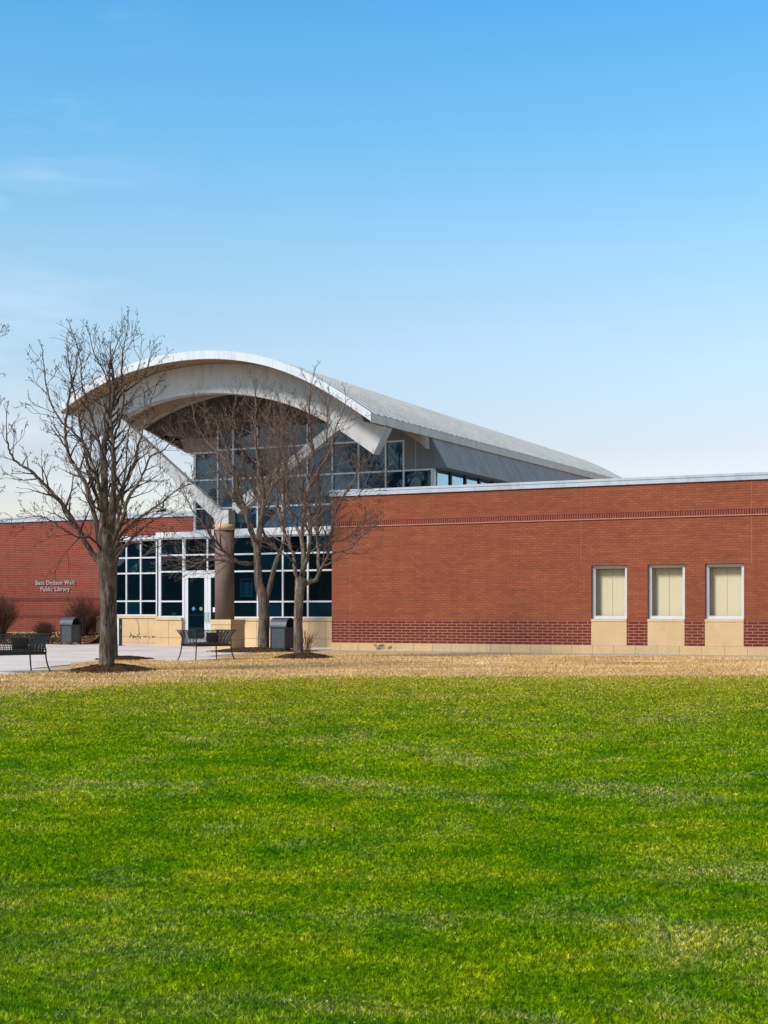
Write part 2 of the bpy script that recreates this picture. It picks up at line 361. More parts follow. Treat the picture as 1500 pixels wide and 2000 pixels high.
# ------------------------------------------------------------------ ground
def sm(x): x = min(1, max(0, x)); return x*x*(3-2*x)
def gz(y): return -.6*(1-sm((y-5)/17))
def npgz(y): x = np.clip((y-5)/17, 0, 1); return -.6*(1-x*x*(3-2*x))
EDG = [(-40, 9), (-20, 11), (-12, 14.5), (-8, 17.6), (-5.36, 20.0), (-4.54, 21.1), (-3.6, 22.5), (-2.97, 23.7), (-2.2, 24.6), (-1.3, 25.15), (0, 25.3), (6, 25.3), (12, 25.2), (40, 25)]
def edge(x): return np.interp(x, [p[0] for p in EDG], [p[1] for p in EDG])
ys = [-1500, -400, -100, -40, -20, -8] + [i*.5 for i in range(-8, 60)] + [30, 60, 120, 400, 1800]
xs = [-1500, -400, -120, -60, -30, -15, 0, 15, 30, 60, 120, 400, 1500]
ys = sorted(set(ys)); g = MB(); g.v = [(x, y, gz(y)-.006) for y in ys for x in xs]; nx = len(xs)
g.f = [(j*nx+i, j*nx+i+1, (j+1)*nx+i+1, (j+1)*nx+i) for j in range(len(ys)-1) for i in range(nx-1)]
tag(g.build('ground', M['dry'], recalc=False), kind='structure')
g = MB(); xs = [-60, -40, -30, -20]+[-12+.25*i for i in range(97)]+[20, 30, 40, 60]; nr = 70
for j in range(nr):
    for x in xs:
        y0, y1 = -60, float(edge(x))-.35+.35*math.sin(x*1.3)+.25*math.sin(x*3.7+1)+.12*math.sin(x*9)
        f = j/(nr-1); y = y0+(y1-y0)*(1-(1-f)**1.6); g.v.append((x, y, gz(y)+.006))
nx = len(xs); g.f = [(j*nx+i, j*nx+i+1, (j+1)*nx+i+1, (j+1)*nx+i) for j in range(nr-1) for i in range(nx-1)]
tag(g.build('lawn', M['lawn'], recalc=False, smooth=True), kind='structure')

def blades(name, X, Y, h, w, mat, label, cat, lean=.5, z0=0.0):
    n = len(X); ang = rng.uniform(0, math.pi, n); la = rng.uniform(0, 2*math.pi, n); lm = rng.uniform(0, lean, n)*h
    Z = npgz(Y)+z0; V = np.empty((n, 3, 3))
    dx, dy = np.cos(ang)*w/2, np.sin(ang)*w/2
    V[:, 0] = np.stack([X-dx, Y-dy, Z], 1); V[:, 1] = np.stack([X+dx, Y+dy, Z], 1)
    V[:, 2] = np.stack([X+np.cos(la)*lm, Y+np.sin(la)*lm, Z+h], 1)
    me = bpy.data.meshes.new(name); me.vertices.add(3*n); me.vertices.foreach_set('co', V.ravel())
    me.loops.add(3*n); me.loops.foreach_set('vertex_index', np.arange(3*n, dtype=np.int32))
    me.polygons.add(n); me.polygons.foreach_set('loop_start', np.arange(0, 3*n, 3, dtype=np.int32))
    me.update(calc_edges=True)
    a = me.attributes.new('rnd', 'FLOAT', 'POINT'); a.data.foreach_set('value', np.repeat(rng.uniform(0, 1, n), 3))
    me.materials.append(mat); o = bpy.data.objects.new(name, me); link(o); tag(o, label, cat, kind='stuff'); return o
def wedge(n, y0, y1, pad=2.5, power=1.0):
    # more blades per square metre close to the camera
    t = rng.uniform(0, 1, n); Y = y0*(y1/y0)**(t**power); X = rng.uniform(-1, 1, n)*(.27*Y+pad); return X, Y
X, Y = wedge(1300000, 5.0, 25.6)
k = Y < edge(X)+rng.exponential(.75, len(X))-.5+.25*np.sin(X*2.1)*np.sin(X*.7+1); X, Y = X[k], Y[k]
# tufty height and density
hn = .5+.5*np.sin(X*3.1+np.sin(Y*2.3)*2)*np.sin(Y*2.7+np.sin(X*1.9)*2)
blades('grass', X, Y, rng.uniform(.010, .026, len(X))*(1+.35*hn), np.maximum(.0050, .0009*Y)*rng.uniform(.7, 1.5, len(X)), M['blade'], 'short green mown lawn grass with yellowed patches', 'grass', 1.7)
# fallen leaves and tiny flowers caught in the lawn
X, Y = wedge(1500, 5.2, 16); g = MB(); rs = random.Random(2)
for x, y in zip(X, Y):
    z = gz(y)+.022; l_ = rs.uniform(.003, .008); t_ = rs.uniform(0, 6.28); dx, dy = l_*math.cos(t_), l_*math.sin(t_)
    g.quad((x-dx, y-dy, z), (x+dy*.7, y-dx*.7, z+rs.uniform(0, .008)), (x+dx, y+dy, z+rs.uniform(0, .008)), (x-dy*.7, y+dx*.7, z))
def leafm():
    t = NT('fallen_leaf'); g_ = t.nd('ShaderNodeNewGeometry')
    c_ = t.ramp(g_.outputs['Random Per Island'], [(0, (.42, .36, .20)), (.4, (.50, .42, .22)), (.5, (.60, .44, .06)), (.7, (.48, .20, .035)), (.85, (.36, .26, .12)), (1, (.58, .52, .38))])
    return t.set(c_, .8)
tag(g.build('fallen_leaves', leafm(), recalc=False), 'tiny dry leaves and pale flower heads dotted over the lawn', 'leaves', kind='stuff')
def dryzone(x, y): return (y > edge(x)-.10)
X = rng.uniform(-13, 14, 330000); Y = rng.uniform(18, 41.5, len(X))
px = HX+F*X/Y; py = HY+F*EYE/Y
PB = [(-400, 1345), (0, 1318.5), (80, 1312.5), (139, 1309), (140, 1296), (190, 1291), (230, 1288), (300, 1290), (357, 1291.5), (412, 1288.5), (455, 1285), (460, 1278.5), (508, 1275), (592, 1274.5), (648, 1276), (1500, 1284), (2200, 1290)]
yb = np.interp(px, [p[0] for p in PB], [p[1] for p in PB])
k = (Y > edge(X)-rng.exponential(.85, len(X))+.1) & (py > yb+rng.normal(0, .25, len(X)))
dn = Y-edge(X); thin = (dn > .2) & (dn < 3.2+1.2*np.sin(X*1.3)) & (np.sin(X*1.9+Y*1.1)+np.sin(X*.8-Y*2.3+2)+rng.normal(0, .5, len(X)) > -.3)
k &= ~(thin & (rng.uniform(0, 1, len(X)) < .72))
for mx_, my_, rx_, ry_ in ((-5.3, 27.9, .78, 1.2), (-6.3, 34.9, .62, 1.0), (-3.9, 42.0, 1.35, 1.5), (-2.0, 36.1, .70, 1.3)):
    k &= ((X-mx_)/rx_)**2+((Y-my_)/ry_)**2 > .9+rng.normal(0, .12, len(X))
X, Y = X[k], Y[k]
blades('dry_grass', X, Y, rng.uniform(.015, .045, len(X)), np.full(len(X), .016)*rng.uniform(.6, 1.5, len(X)), M['dryblade'], 'straw-coloured dormant grass strip between lawn and library', 'grass', 1.2)

# plaza paving
edgepts = [(-700, 1365), (-200, 1332), (0, 1318.5), (80, 1312.5), (139, 1309.2), (90, 1307.5), (60, 1306), (100, 1302), (150, 1297), (190, 1292.5), (230, 1288.5), (300, 1290), (357, 1291.5), (412, 1288.5), (452, 1285), (420, 1283.5), (408, 1281.5), (430, 1279.5), (460, 1277.3), (508, 1274.5), (560, 1273.5), (610, 1273.4)]
g = MB(); front = [gnd(*p) for p in edgepts]
front = [Vector((-40, 24, 0))]+front; back = [w2(-1.0, -.6), w2(-.3, -.35), w2(-.3, 5.2), w2(-14, 5.2), w2(-60, 5.2)]
poly = front+back
g.v = [(p.x, p.y, .006) for p in poly]; g.f = [tuple(range(len(poly)))]
o = g.build('plaza', M['concrete'], recalc=False)
bm = bmesh.new(); bm.from_mesh(o.data); bmesh.ops.triangulate(bm, faces=bm.faces)
for f in bm.faces:
    if f.normal.z < 0: f.normal_flip()
bm.to_mesh(o.data); bm.free(); tag(o, kind='structure')
g = MB(); # saw joints in the paving
for i in range(9):
    p, q = w2(-3-2.4*i, -3.5-.3*i), w2(-3-2.4*i, BZ-.35); d = (q-p).normalized(); s_ = Vector((-d.y, d.x, 0))*.012
    g.quad(*[(v.x, v.y, .0095) for v in (p-s_, p+s_, q+s_, q-s_)])
for j in range(4):
    p, q = w2(-26, -4.2+2.2*j), w2(-4.3 if j > 1 else -9.0, -4.2+2.2*j); d = (q-p).normalized(); s_ = Vector((-d.y, d.x, 0))*.012
    g.quad(*[(v.x, v.y, .0100) for v in (p-s_, p+s_, q+s_, q-s_)])
tag(g.build('paving_joints', M['joint'], recalc=False), kind='structure')
g = MB(); c = [w2(-1.0, -.62), w2(40, -.62), w2(40, .05), w2(-1.0, .05)]; g.v = [(p.x, p.y, z) for z in (-.1, .02) for p in c]
g.f = [(4,5,6,7), (0,1,5,4), (1,2,6,5), (2,3,7,6), (3,0,4,7)]
g2 = g.build('mow_strip', M['mow']); tag(g2, kind='structure')

# ------------------------------------------------------------------ wall pieces
def facade(name, m, a0, a1, z0, z1, b, thick, holes=(), parent=LB, reveal=True):
    g = MB(); xa = sorted({a0, a1, *[h[0] for h in holes], *[h[1] for h in holes]}); za = sorted({z0, z1, *[h[2] for h in holes], *[h[3] for h in holes]})
    xa = [x for x in xa if a0 <= x <= a1]; za = [z for z in za if z0 <= z <= z1]
    for i in range(len(xa)-1):
        for j in range(len(za)-1):
            cx, cz = (xa[i]+xa[i+1])/2, (za[j]+za[j+1])/2
            if any(h[0] < cx < h[1] and h[2] < cz < h[3] for h in holes): continue
            g.quad((xa[i], b, za[j]), (xa[i+1], b, za[j]), (xa[i+1], b, za[j+1]), (xa[i], b, za[j+1]))
    for h in holes:
        h0, h1 = max(h[2], z0), min(h[3], z1)
        if h1 <= h0: continue
        g.quad((h[0], b, h0), (h[0], b, h1), (h[0], b+thick, h1), (h[0], b+thick, h0))
        g.quad((h[1], b, h0), (h[1], b+thick, h0), (h[1], b+thick, h1), (h[1], b, h1))
        if h[3] < z1: g.quad((h[0], b, h[3]), (h[1], b, h[3]), (h[1], b+thick, h[3]), (h[0], b+thick, h[3]))
        if h[2] > z0: g.quad((h[0], b, h[2]), (h[0], b+thick, h[2]), (h[1], b+thick, h[2]), (h[1], b, h[2]))
    g.quad((a0, b, z0), (a0, b, z1), (a0, b+thick, z1), (a0, b+thick, z0)); g.quad((a1, b, z0), (a1, b+thick, z0), (a1, b+thick, z1), (a1, b, z1))
    g.quad((a0, b, z1), (a1, b, z1), (a1, b+thick, z1), (a0, b+thick, z1))
    o = g.build(name, m, parent, recalc=False); return o
AE = 26.0
win = []
for x0, x1, y0, y1 in ((1155, 1224.5, 1105, 1211), (1265, 1337.5, 1102.5, 1211), (1377, 1453, 1099.5, 1211)):
    win.append((aa(x0, 0), aa(x1, 0), zz((x0+x1)/2, y1, 0), zz((x0+x1)/2, y0, 0)))
zt = sum(w[3] for w in win)/3; zb = sum(w[2] for w in win)/3
ZP = .245; ZW = .895
win = [(w[0], w[1], zb, zt) for w in win]; p_ = win[1][0]-win[0][0]

zs0, zs1 = zz(900, 1023.2, 0), zz(900, 1011.5, 0)
print('zb zt', zb, zt, 'soldier', zs0, zs1, win[0], win[2])
HOL = [(w[0], w[1], ZP, w[3]) for w in win]
facade('brick_wall', M['brick_upper'], 0, AE, ZW, zs0, 0, .35, HOL)
facade('brick_wall', M['brick_upper'], 0, AE, zs1, HW, 0, .35)
facade('water_table', M['brick_base'], 0, AE, ZP, ZW, -.012, .36, HOL)
pl_ = MB().box(0, AE, -.03, .3, -.1, ZP).build('plinth', M['plinth'], LB)
g = MB(); rs = random.Random(8)
for cx_ in (738, 744, 748, 764):
    for _ in range(5):
        c0, z0_ = aa(cx_, 0)+rs.gauss(0, .05), rs.uniform(.07, .20); n = 9
        c = [(c0+rs.uniform(.03, .08)*math.cos(2*math.pi*i/n), -.0312, z0_+rs.uniform(.02, .045)*math.sin(2*math.pi*i/n)) for i in range(n)]; g.add(c, [tuple(range(n))])
M['plinth_stain'] = plain('plinth_stain', (.31, .225, .13), .95, var=.4, scale=20)
absorb(pl_, g.build('plinth_stain', M['plinth_stain'], LB, recalc=False))
# soldier course: proud and recessed upright bricks
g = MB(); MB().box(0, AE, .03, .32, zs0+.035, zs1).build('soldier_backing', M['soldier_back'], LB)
a = .0
while a < AE-.06: g.box(a+.009, a+.057, -.014, .028, zs0+.035, zs1-.006); a += .0677
g.build('soldier_course', M['soldier'], LB)
MB().box(0, AE, -.028, .31, zs0+.002, zs0+.033).build('brick_ledge', M['ledge'], LB)
for px_, y0, y1 in ((684, 1030, 1257), (1135, 1018, 1104), (1468, 1014, 1100)):
    a = aa(px_, 0); 
    MB().box(a-.009, a+.009, -.003, .002, (ZW if y1 > 1200 else zz(px_, y1, 0)), zs0).build('control_joint', M['pink_joint'], LB)
    if px_ > 684: MB().box(a-.007, a+.007, -.003, .002, zs1+.003, HW).build('control_joint', M['pink_joint'], LB)
a = aa(684, 0); MB().box(a-.009, a+.009, -.0155, -.011, ZP, ZW).build('control_joint', M['pink_joint'], LB)
# coping with drip and seams
def coping(a0, a1, b0, b1, name='coping', ret=None):
    g = MB(); g.box(a0, a1, b0-.05, b1, HW, HC); g.box(a0, a1, b0-.066, b0-.05, HC-.055, HC+.012); g.box(a0, a1, b0-.05, b1+.02, HC, HC+.012)
    x = a0+3.05
    while x < a1: g.box(x-.03, x+.03, b0-.0545, b0-.049, HW+.003, HC-.058); x += 3.05
    return g.build(name, M['coping'], LB)
coping(-.05, AE, 0, .42)
# body of right wing
g = MB(); g.box(.0, .3, .36, 18, -.1, HW-.01); g.box(AE-.3, AE-.002, .36, 18, -.1, HW-.01); g.box(0, AE, 18, 18.3, -.1, HW-.01); g.build('brick_wall', M['brick_upper'], LB)
MB().box(.3, AE-.3, .42, 18, HW-.35, HW-.2).build('flat_roof', M['roof'], LB)
MB().box(-.05, .3, .43, 18, HW, HC).build('coping', M['coping'], LB)
# the three windows over stone panels
for j_, (a0, a1, z0, z1) in enumerate(win):
    g = MB(); t_ = .058; b0, b1 = .085, .15
    g.box(a0+.004, a0+t_, b0, b1, z0+.03, z1-.004); g.box(a1-t_, a1-.004, b0, b1, z0+.03, z1-.004)
    g.box(a0+t_, a1-t_, b0, b1, z1-t_, z1-.004); g.box(a0+t_, a1-t_, b0, b1, z0+.03, z0+.03+t_)
    q = t_+.004
    for (x0, x1, y0, y1) in ((a0+q, a0+q+.022, z0+.03+q, z1-q), (a1-q-.022, a1-q, z0+.03+q, z1-q)): g.box(x0, x1, b0+.018, b1+.02, y0, y1)
    g.box(a0+q+.022, a1-q-.022, b0+.018, b1+.02, z1-q-.022, z1-q); g.box(a0+q+.022, a1-q-.022, b0+.018, b1+.02, z0+.03+q, z0+.03+q+.022)
    fr = g.build('window', M['white_metal'], LB)
    MB().quad((a0+.06, .135, z0+.09), (a1-.06, .135, z0+.09), (a1-.06, .135, z1-.06), (a0+.06, .135, z1-.06)).build('pane', M['glass_clear'], fr, recalc=False)
    g = MB(); g.quad((a0-.05, .33, z0+.0), (a1+.05, .33, z0+.0), (a1+.05, .33, z1+.05), (a0-.05, .33, z1+.05)); bl = g.build('blind', M['blind'], fr)
    g = MB()
    for f_ in (.12, .5, .88):
        x = a0+(a1-a0)*f_; g.box(x-.003, x+.003, .322, .3265, z0+.05, z1-.03)
    g.box(a0+.02, a1-.02, .315, .3265, z0+.04, z0+.065); g.build('blind_cord', M['stone_c'], fr)
    MB().box(a0-.0, a1+.0, -.035, .16, z0-.045, z0+.028).build('sill', M['stone_b'], fr, bevel=.004)
    MB().box(a0+.003, a1-.003, -.022, .16, ZP+.003, z0-.048).build('stone_panel', M['stone'], LB)
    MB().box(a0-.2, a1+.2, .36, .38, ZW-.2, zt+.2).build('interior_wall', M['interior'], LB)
    print('window', j_, a0, a1, z0, z1)

# ------------------------------------------------------------------ left wing
al0 = aa(-260, BL); al1 = aa(386, BZ)
ah0, ah1 = aa(196, BL), aa(308, BZ)+.0
hole = (aa(222, BL), aa(306, BL), zz(270, 1203, BL)-.0, zz(270, 1051, BL))
facade('brick_wall', M['brick_left'], al0, al1, -.1, HW, BL, .35, [(hole[0]-.02, aa(430, BL), -.2, hole[3]+.02)])
coping(al0, al1, BL, BL+.42)
MB().box(al0, hole[0]-.55, BL-.03, BL-.001, -.1, .40).build('plinth', M['stone_c'], LB)
MB().box(al0, al1, BL+.42, BL+14, HW-.35, HW-.2).build('flat_roof', M['roof'], LB)
MB().box(al0, al0+.3, BL+.36, BL+14, -.1, HW-.01).build('brick_wall', M['brick_left'], LB)

# glazed sections: frame of mullions/transoms + one pane sheet
def glazed(name, b, vx, hz, gm, w=.055, depth=.11, edge_w=None, back=True, pane_b=.05):
    g = MB(); a0, a1 = vx[0], vx[-1]; z0, z1 = hz[0], hz[-1]
    for i, x in enumerate(vx):
        ww = w if 0 < i < len(vx)-1 else (edge_w or w)
        g.box(x-ww/2, x+ww/2, b-.004, b+depth, z0-w/2, z1+w/2)
    for i in range(len(vx)-1):
        for z in hz: g.box(vx[i]+w/2+.0005, vx[i+1]-w/2-.0005, b, b+depth-.004, z-w/2, z+w/2)
    fr = g.build(name, M['alu'], LB)
    g = MB()
    for i in range(len(vx)-1):
        for j in range(len(hz)-1):
            t1, t2, t3, t4 = [rng.uniform(-.004, .004) for _ in range(4)]
            g.quad((vx[i], b+pane_b+t1, hz[j]), (vx[i+1], b+pane_b+t2, hz[j]), (vx[i+1], b+pane_b+t3, hz[j+1]), (vx[i], b+pane_b+t4, hz[j+1]))
    g.build('pane', gm, fr, recalc=False); return fr
def stone_wall(a0, a1, b, ztop, joints, parent=LB, mats=('stone', 'stone_b', 'stone_c')):
    sw = MB().box(a0, a1, b, b+.24, -.1, ztop-.085).build('stone_wall', M[mats[0]], parent)
    MB().box(a0-.0, a1+.0, b-.035, b+.25, ztop-.083, ztop).build('stone_cap', M[mats[1]], parent, bevel=.004)
    g = MB()
    for x in joints:
        if a0 < x < a1: g.box(x-.006, x+.006, b-.003, b+.01, 0, ztop-.085)
    g.box(a0, a1, b-.0034, b+.01, .275, .287); absorb(sw, g.build('stone_joint', M['joint'], parent)); return sw
# left bay
sill_z = zz(270, 1203, BL)
vx = [aa(218, BL), aa(246, BL), aa(274, BL), aa(305, BL)]
hz = [zz(290, y, BL) for y in (1201.5, 1174, 1119.5, 1089, 1055)]
print('left bay', vx, hz)
glazed('glazing', BL+.02, vx, hz, M['glass'])
MB().box(vx[0]-.1, vx[-1]+.3, BL-.08, BL+.2, hz[-1]+.03, hz[-1]+.16).build('header', M['alu'], LB)
lsw = stone_wall(vx[0]-.62, vx[-1]+.6, BL-.12, hz[0]-.03, [aa(x, BL) for x in (238, 274, 293)])
MB().box(vx[0]-.6, vx[0]-.03, BL-.02, BL+.3, hz[0], hz[-1]+.2).build('brick_wall', M['brick_left'], LB)
# cracked dark stain on the stone under the left bay
g = MB(); rs = random.Random(5)
bx_ = aa(274, BL); bf = BL-.1245
def blot(cx, cz, rx, rz):
    n = 9; c = [(cx+rx*math.cos(2*math.pi*i/n)*rs.uniform(.5, 1.1), bf, cz+rz*math.sin(2*math.pi*i/n)*rs.uniform(.5, 1.1)) for i in range(n)]
    g.add(c, [tuple(range(n))])
for i in range(26): blot(bx_+rs.gauss(0, .28), .22+abs(rs.gauss(0, .10)), rs.uniform(.01, .06), rs.uniform(.01, .05))
x = bx_-.12; z = 1.0
while z > .2:
    nx_ = x+rs.uniform(-.05, .05); g.quad((x-.008, bf, z), (x+.008, bf, z), (nx_+.008, bf, z-.07), (nx_-.008, bf, z-.07)); x = nx_+(bx_-x)*.1; z -= .07
absorb(lsw, g.build('water_stain', M['stain'], LB, recalc=False))

# door bay and lower glazing, plane BZ
vd = [aa(x, BZ) for x in (312, 358.5)]
hzd = [zz(340, y, BZ) for y in (1204.5, 1174.5, 1116.5, 1084.5, 1052)]
print('door bay z', hzd)
glazed('glazing', BZ, vd, hzd, M['glass'], edge_w=.10)
ad0, ad1, ad2 = aa(360.5, BZ), aa(405, BZ), aa(449.5, BZ)
ztr = hzd[2]; 
glazed('glazing', BZ, [ad0+.0, ad1, ad2], [ztr, hzd[3], hzd[4]], M['glass'])
stone_wall(vd[0]-.08, vd[1]+.0, BZ-.12, hzd[0]-.03, [aa(x, BZ) for x in (333,)])
g = MB(); g.box(ad0-.06, ad0+.0, BZ-.01, BZ+.12, 0, ztr-.03); g.box(ad2, ad2+.06, BZ-.01, BZ+.12, 0, ztr-.03)
g.box(ad0-.06, ad2+.06, BZ-.012, BZ+.12, ztr-.085, ztr-.029); g.build('door_frame', M['alu'], LB)
dz1 = ztr-.09
for s_, (x0, x1) in enumerate(((ad0+.008, ad1-.004), (ad1+.004, ad2-.008))):
    g = MB(); st = .125
    g.box(x0, x0+st, BZ+.01, BZ+.06, .01, dz1); g.box(x1-st, x1, BZ+.01, BZ+.06, .01, dz1)
    g.box(x0+st, x1-st, BZ+.01, BZ+.06, dz1-.13, dz1); g.box(x0+st, x1-st, BZ+.01, BZ+.06, .01, .24)
    d = g.build('door', M['alu'], LB)
    MB().quad((x0+st, BZ+.035, .24), (x1-st, BZ+.035, .24), (x1-st, BZ+.035, dz1-.13), (x0+st, BZ+.035, dz1-.13)).build('pane', M['glass'], d, recalc=False)
    hx = (x1-.06) if s_ == 0 else (x0+.06)
    MB().tube([(hx, BZ+.01, .82), (hx, BZ-.045, .83), (hx, BZ-.05, 1.14), (hx, BZ+.01, 1.15)], .011, 8).build('handle', M['black_metal'], d)
    MB().box(x0+st+.005, x1-st-.005, BZ+.066, BZ+.09, 1.04, 1.085).build('push_bar', M['cyan'], d)
    def disc(cx, cz, r, m):
        MB().add([(cx+r*math.cos(i*math.pi/9), BZ+.030, cz+r*math.sin(i*math.pi/9)) for i in range(18)], [tuple(range(18))]).build('sticker', M[m], d, recalc=False)
    if s_ == 0: disc(aa(377, BZ), zz(377, 1189, BZ), .065, 'blue'); disc(aa(391.5, BZ), zz(391, 1189, BZ), .065, 'green')
    else:
        cx, cz = aa(417, BZ), zz(417, 1191, BZ); MB().box(cx-.045, cx+.045, BZ+.028, BZ+.032, cz-.08, cz+.08).build('sticker', M['white'], d)
ah = aa(307, BZ)
MB().box(ah, aa(452, BZ), BZ-.09, BZ+.25, hzd[4]+.03, hzd[4]+.22).build('header', M['alu'], LB)
MB().box(ah+.02, aa(378, BZ), BZ+.25, BL+.2, hzd[4]+.05, hzd[4]+.2).build('flat_roof', M['roof'], LB)
# right of the column
vr = [aa(x, BZ) for x in (452, 503, 552, 601, 655)]
hzr = [zz(560, y, BZ) for y in (1206, 1175, 1114.5, 1080.5, 1046)]
print('right z', hzr)
glazed('glazing', BZ+.001, vr, hzr, M['glass'], edge_w=.09)
MB().box(vr[0]+.05, vr[-1]+2.0, BZ-.07, BZ+.2, hzr[4]+.03, hzr[4]+.25).build('header', M['alu'], LB)
stone_wall(vr[0], vr[-1]+.5, BZ-.12, hzr[0]-.03, [aa(x, BZ) for x in (505, 553, 607, 640)], mats=('stone_b', 'stone', 'stone_c'))
# hours poster behind the glass (a sign of its own)
pr = empty('poster', w2(aa(479, BZ), BZ+.06, zz(479, 1148, BZ)), -al)
tag(pr, 'teal opening-hours poster with rows of dark text inside the glazing right of the column', 'poster')
pw, ph = (aa(491.5, BZ)-aa(466.5, BZ))/2, (zz(479, 1130, BZ)-zz(479, 1166, BZ))/2
MB().box(-pw, pw, .004, .010, -ph, ph).build('sheet', M['teal'], pr)
g = MB(); g.box(-pw*.86, pw*.86, 0, .0035, ph*.58, ph*.92)
for i in range(8):
    z = ph*(.42-i*.165); g.box(-pw*.82, -pw*rng.uniform(-.02, .25), 0, .0035, z-.012, z+.006); g.box(pw*.3, pw*rng.uniform(.6, .85), 0, .0035, z-.012, z+.006)
g.build('text_lines', M['black'], pr)
cardp = w2(aa(338, BZ), BZ+.04, zz(338, 1198.5, BZ))
cc = empty('notice_card', cardp, -al); tag(cc, 'small white card at the bottom of the window left of the entrance door', 'card')
g = MB(); g.box(-.09, .09, .020, .024, -.035, .035); g.build('card_sheet', M['white'], cc)
MB().box(-.07, .07, .0180, .0195, -.004, .004).build('text_line', M['can_metal'], cc)

# interior
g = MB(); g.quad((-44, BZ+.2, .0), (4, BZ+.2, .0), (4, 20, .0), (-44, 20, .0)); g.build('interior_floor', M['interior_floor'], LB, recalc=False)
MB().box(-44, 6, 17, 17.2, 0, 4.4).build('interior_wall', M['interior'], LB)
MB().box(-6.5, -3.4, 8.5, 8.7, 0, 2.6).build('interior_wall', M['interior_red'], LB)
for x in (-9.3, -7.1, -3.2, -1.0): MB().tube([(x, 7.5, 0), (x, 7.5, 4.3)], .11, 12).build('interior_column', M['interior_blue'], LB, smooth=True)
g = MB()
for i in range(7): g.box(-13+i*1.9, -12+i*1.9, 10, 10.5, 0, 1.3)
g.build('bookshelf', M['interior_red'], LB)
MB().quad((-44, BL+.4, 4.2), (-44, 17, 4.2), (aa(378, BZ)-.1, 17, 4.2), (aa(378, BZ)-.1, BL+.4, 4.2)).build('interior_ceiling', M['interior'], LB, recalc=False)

# ------------------------------------------------------------------ the great vaulted roof
BF, BB = -.7, 26.0
fp = [(117, 806), (127, 797.5), (150, 780), (184, 758), (229, 736), (280, 719), (340, 706), (412, 700), (457, 703.5), (522, 716), (583, 736.5), (633, 763), (692, 801), (724, 822)]
prof = [loc(x, y, BF) for x, y in fp]
pa = np.array([p[0] for p in prof]); pz = np.array([p[1] for p in prof])
co = np.polyfit(pa, pz, 6)
RA0, RA1 = float(pa[0]), float(pa[-1])
print('roof a', RA0, RA1, 'z', pz[0], pz.max(), pz[-1], 'fit err', np.abs(np.polyval(co, pa)-pz).max())
def rz(a, b=BF):
    a_ = min(max(a, RA0-.3), RA1+.3); z = float(np.polyval(co, a_))
    zl = pz[0]+(pz[-1]-pz[0])*(a-RA0)/(RA1-RA0)
    f = max(0, b-BF)/20.0
    return z-(z-zl)*.13*f + .12*f*max(0, (a-RA0)/(RA1-RA0))
TH = .225
NA = 72; As = [RA0+(RA1-RA0)*i/NA for i in range(NA+1)]; Bs = [BF+.05+(BB-BF)*j/26 for j in range(27)]
g = MB()
for j, b in enumerate(Bs):
    for a in As: g.v.append((a, b, rz(a, b)+TH))
for j in range(len(Bs)-1):
    for i in range(NA): g.f.append((j*(NA+1)+i, j*(NA+1)+i+1, (j+1)*(NA+1)+i+1, (j+1)*(NA+1)+i))
roof = g.build('vaulted_roof', M['roof'], LB, smooth=True, recalc=False)
g = MB(); b = BF+.45
while b < BB-.1:        # standing seams run down the curve
    fr_, bk = [], []
    for i in range(NA):
        a0, a1 = As[i], As[i+1]
        z0, z1 = rz(a0, b)+TH, rz(a1, b)+TH
        g.add([(a0, b-.014, z0-.005), (a1, b-.014, z1-.005), (a1, b-.014, z1+.045), (a0, b-.014, z0+.045), (a0, b+.014, z0-.005), (a1, b+.014, z1-.005), (a1, b+.014, z1+.045), (a0, b+.014, z0+.045)],
              [(0,1,2,3), (7,6,5,4), (3,2,6,7)])
    b += .42
absorb(roof, g.build('standing_seams', M['roof'], roof, recalc=False))
# front fascia
g = MB()
for i in range(NA):
    a0, a1 = As[i], As[i+1]; z0, z1 = rz(a0), rz(a1)
    g.add([(a0, BF, z0), (a1, BF, z1), (a1, BF, z1+TH+.03), (a0, BF, z0+TH+.03), (a0, BF+.06, z0), (a1, BF+.06, z1), (a1, BF+.06, z1+TH+.03), (a0, BF+.06, z0+TH+.03)],
          [(0,1,2,3), (7,6,5,4), (3,2,6,7), (1,0,4,5)] + ([(0,3,7,4)] if i == 0 else []) + ([(1,5,6,2)] if i == NA-1 else []))
ff = g.build('front_fascia', M['fascia'], roof, recalc=False)
g = MB()
for i in range(3, NA, 6):
    a = As[i]; g.box(a-.006, a+.006, BF-.003, BF+.01, rz(a)+.004, rz(a)+TH+.028)
absorb(ff, g.build('fascia_joint', M['panel_seam'], roof))
# side eaves
for s_, a_ in ((-1, RA0), (1, RA1)):
    g = MB()
    for j in range(len(Bs)-1):
        b0, b1 = Bs[j]+(.012 if j == 0 else 0), Bs[j+1]; z0, z1 = rz(a_, b0), rz(a_, b1); x0, x1 = (a_-.05, a_+.006) if s_ > 0 else (a_-.006, a_+.05)
        g.add([(x0, b0, z0-.02), (x1, b0, z0-.02), (x1, b1, z1-.02), (x0, b1, z1-.02), (x0, b0, z0+TH-.008), (x1, b0, z0+TH-.008), (x1, b1, z1+TH-.008), (x0, b1, z1+TH-.008)],
              [(3,2,1,0), (4,5,6,7), (1,2,6,5), (3,0,4,7)] + ([(0,1,5,4)] if j == 0 else []))
    g.build('side_eave', M['eave'], roof, recalc=False)
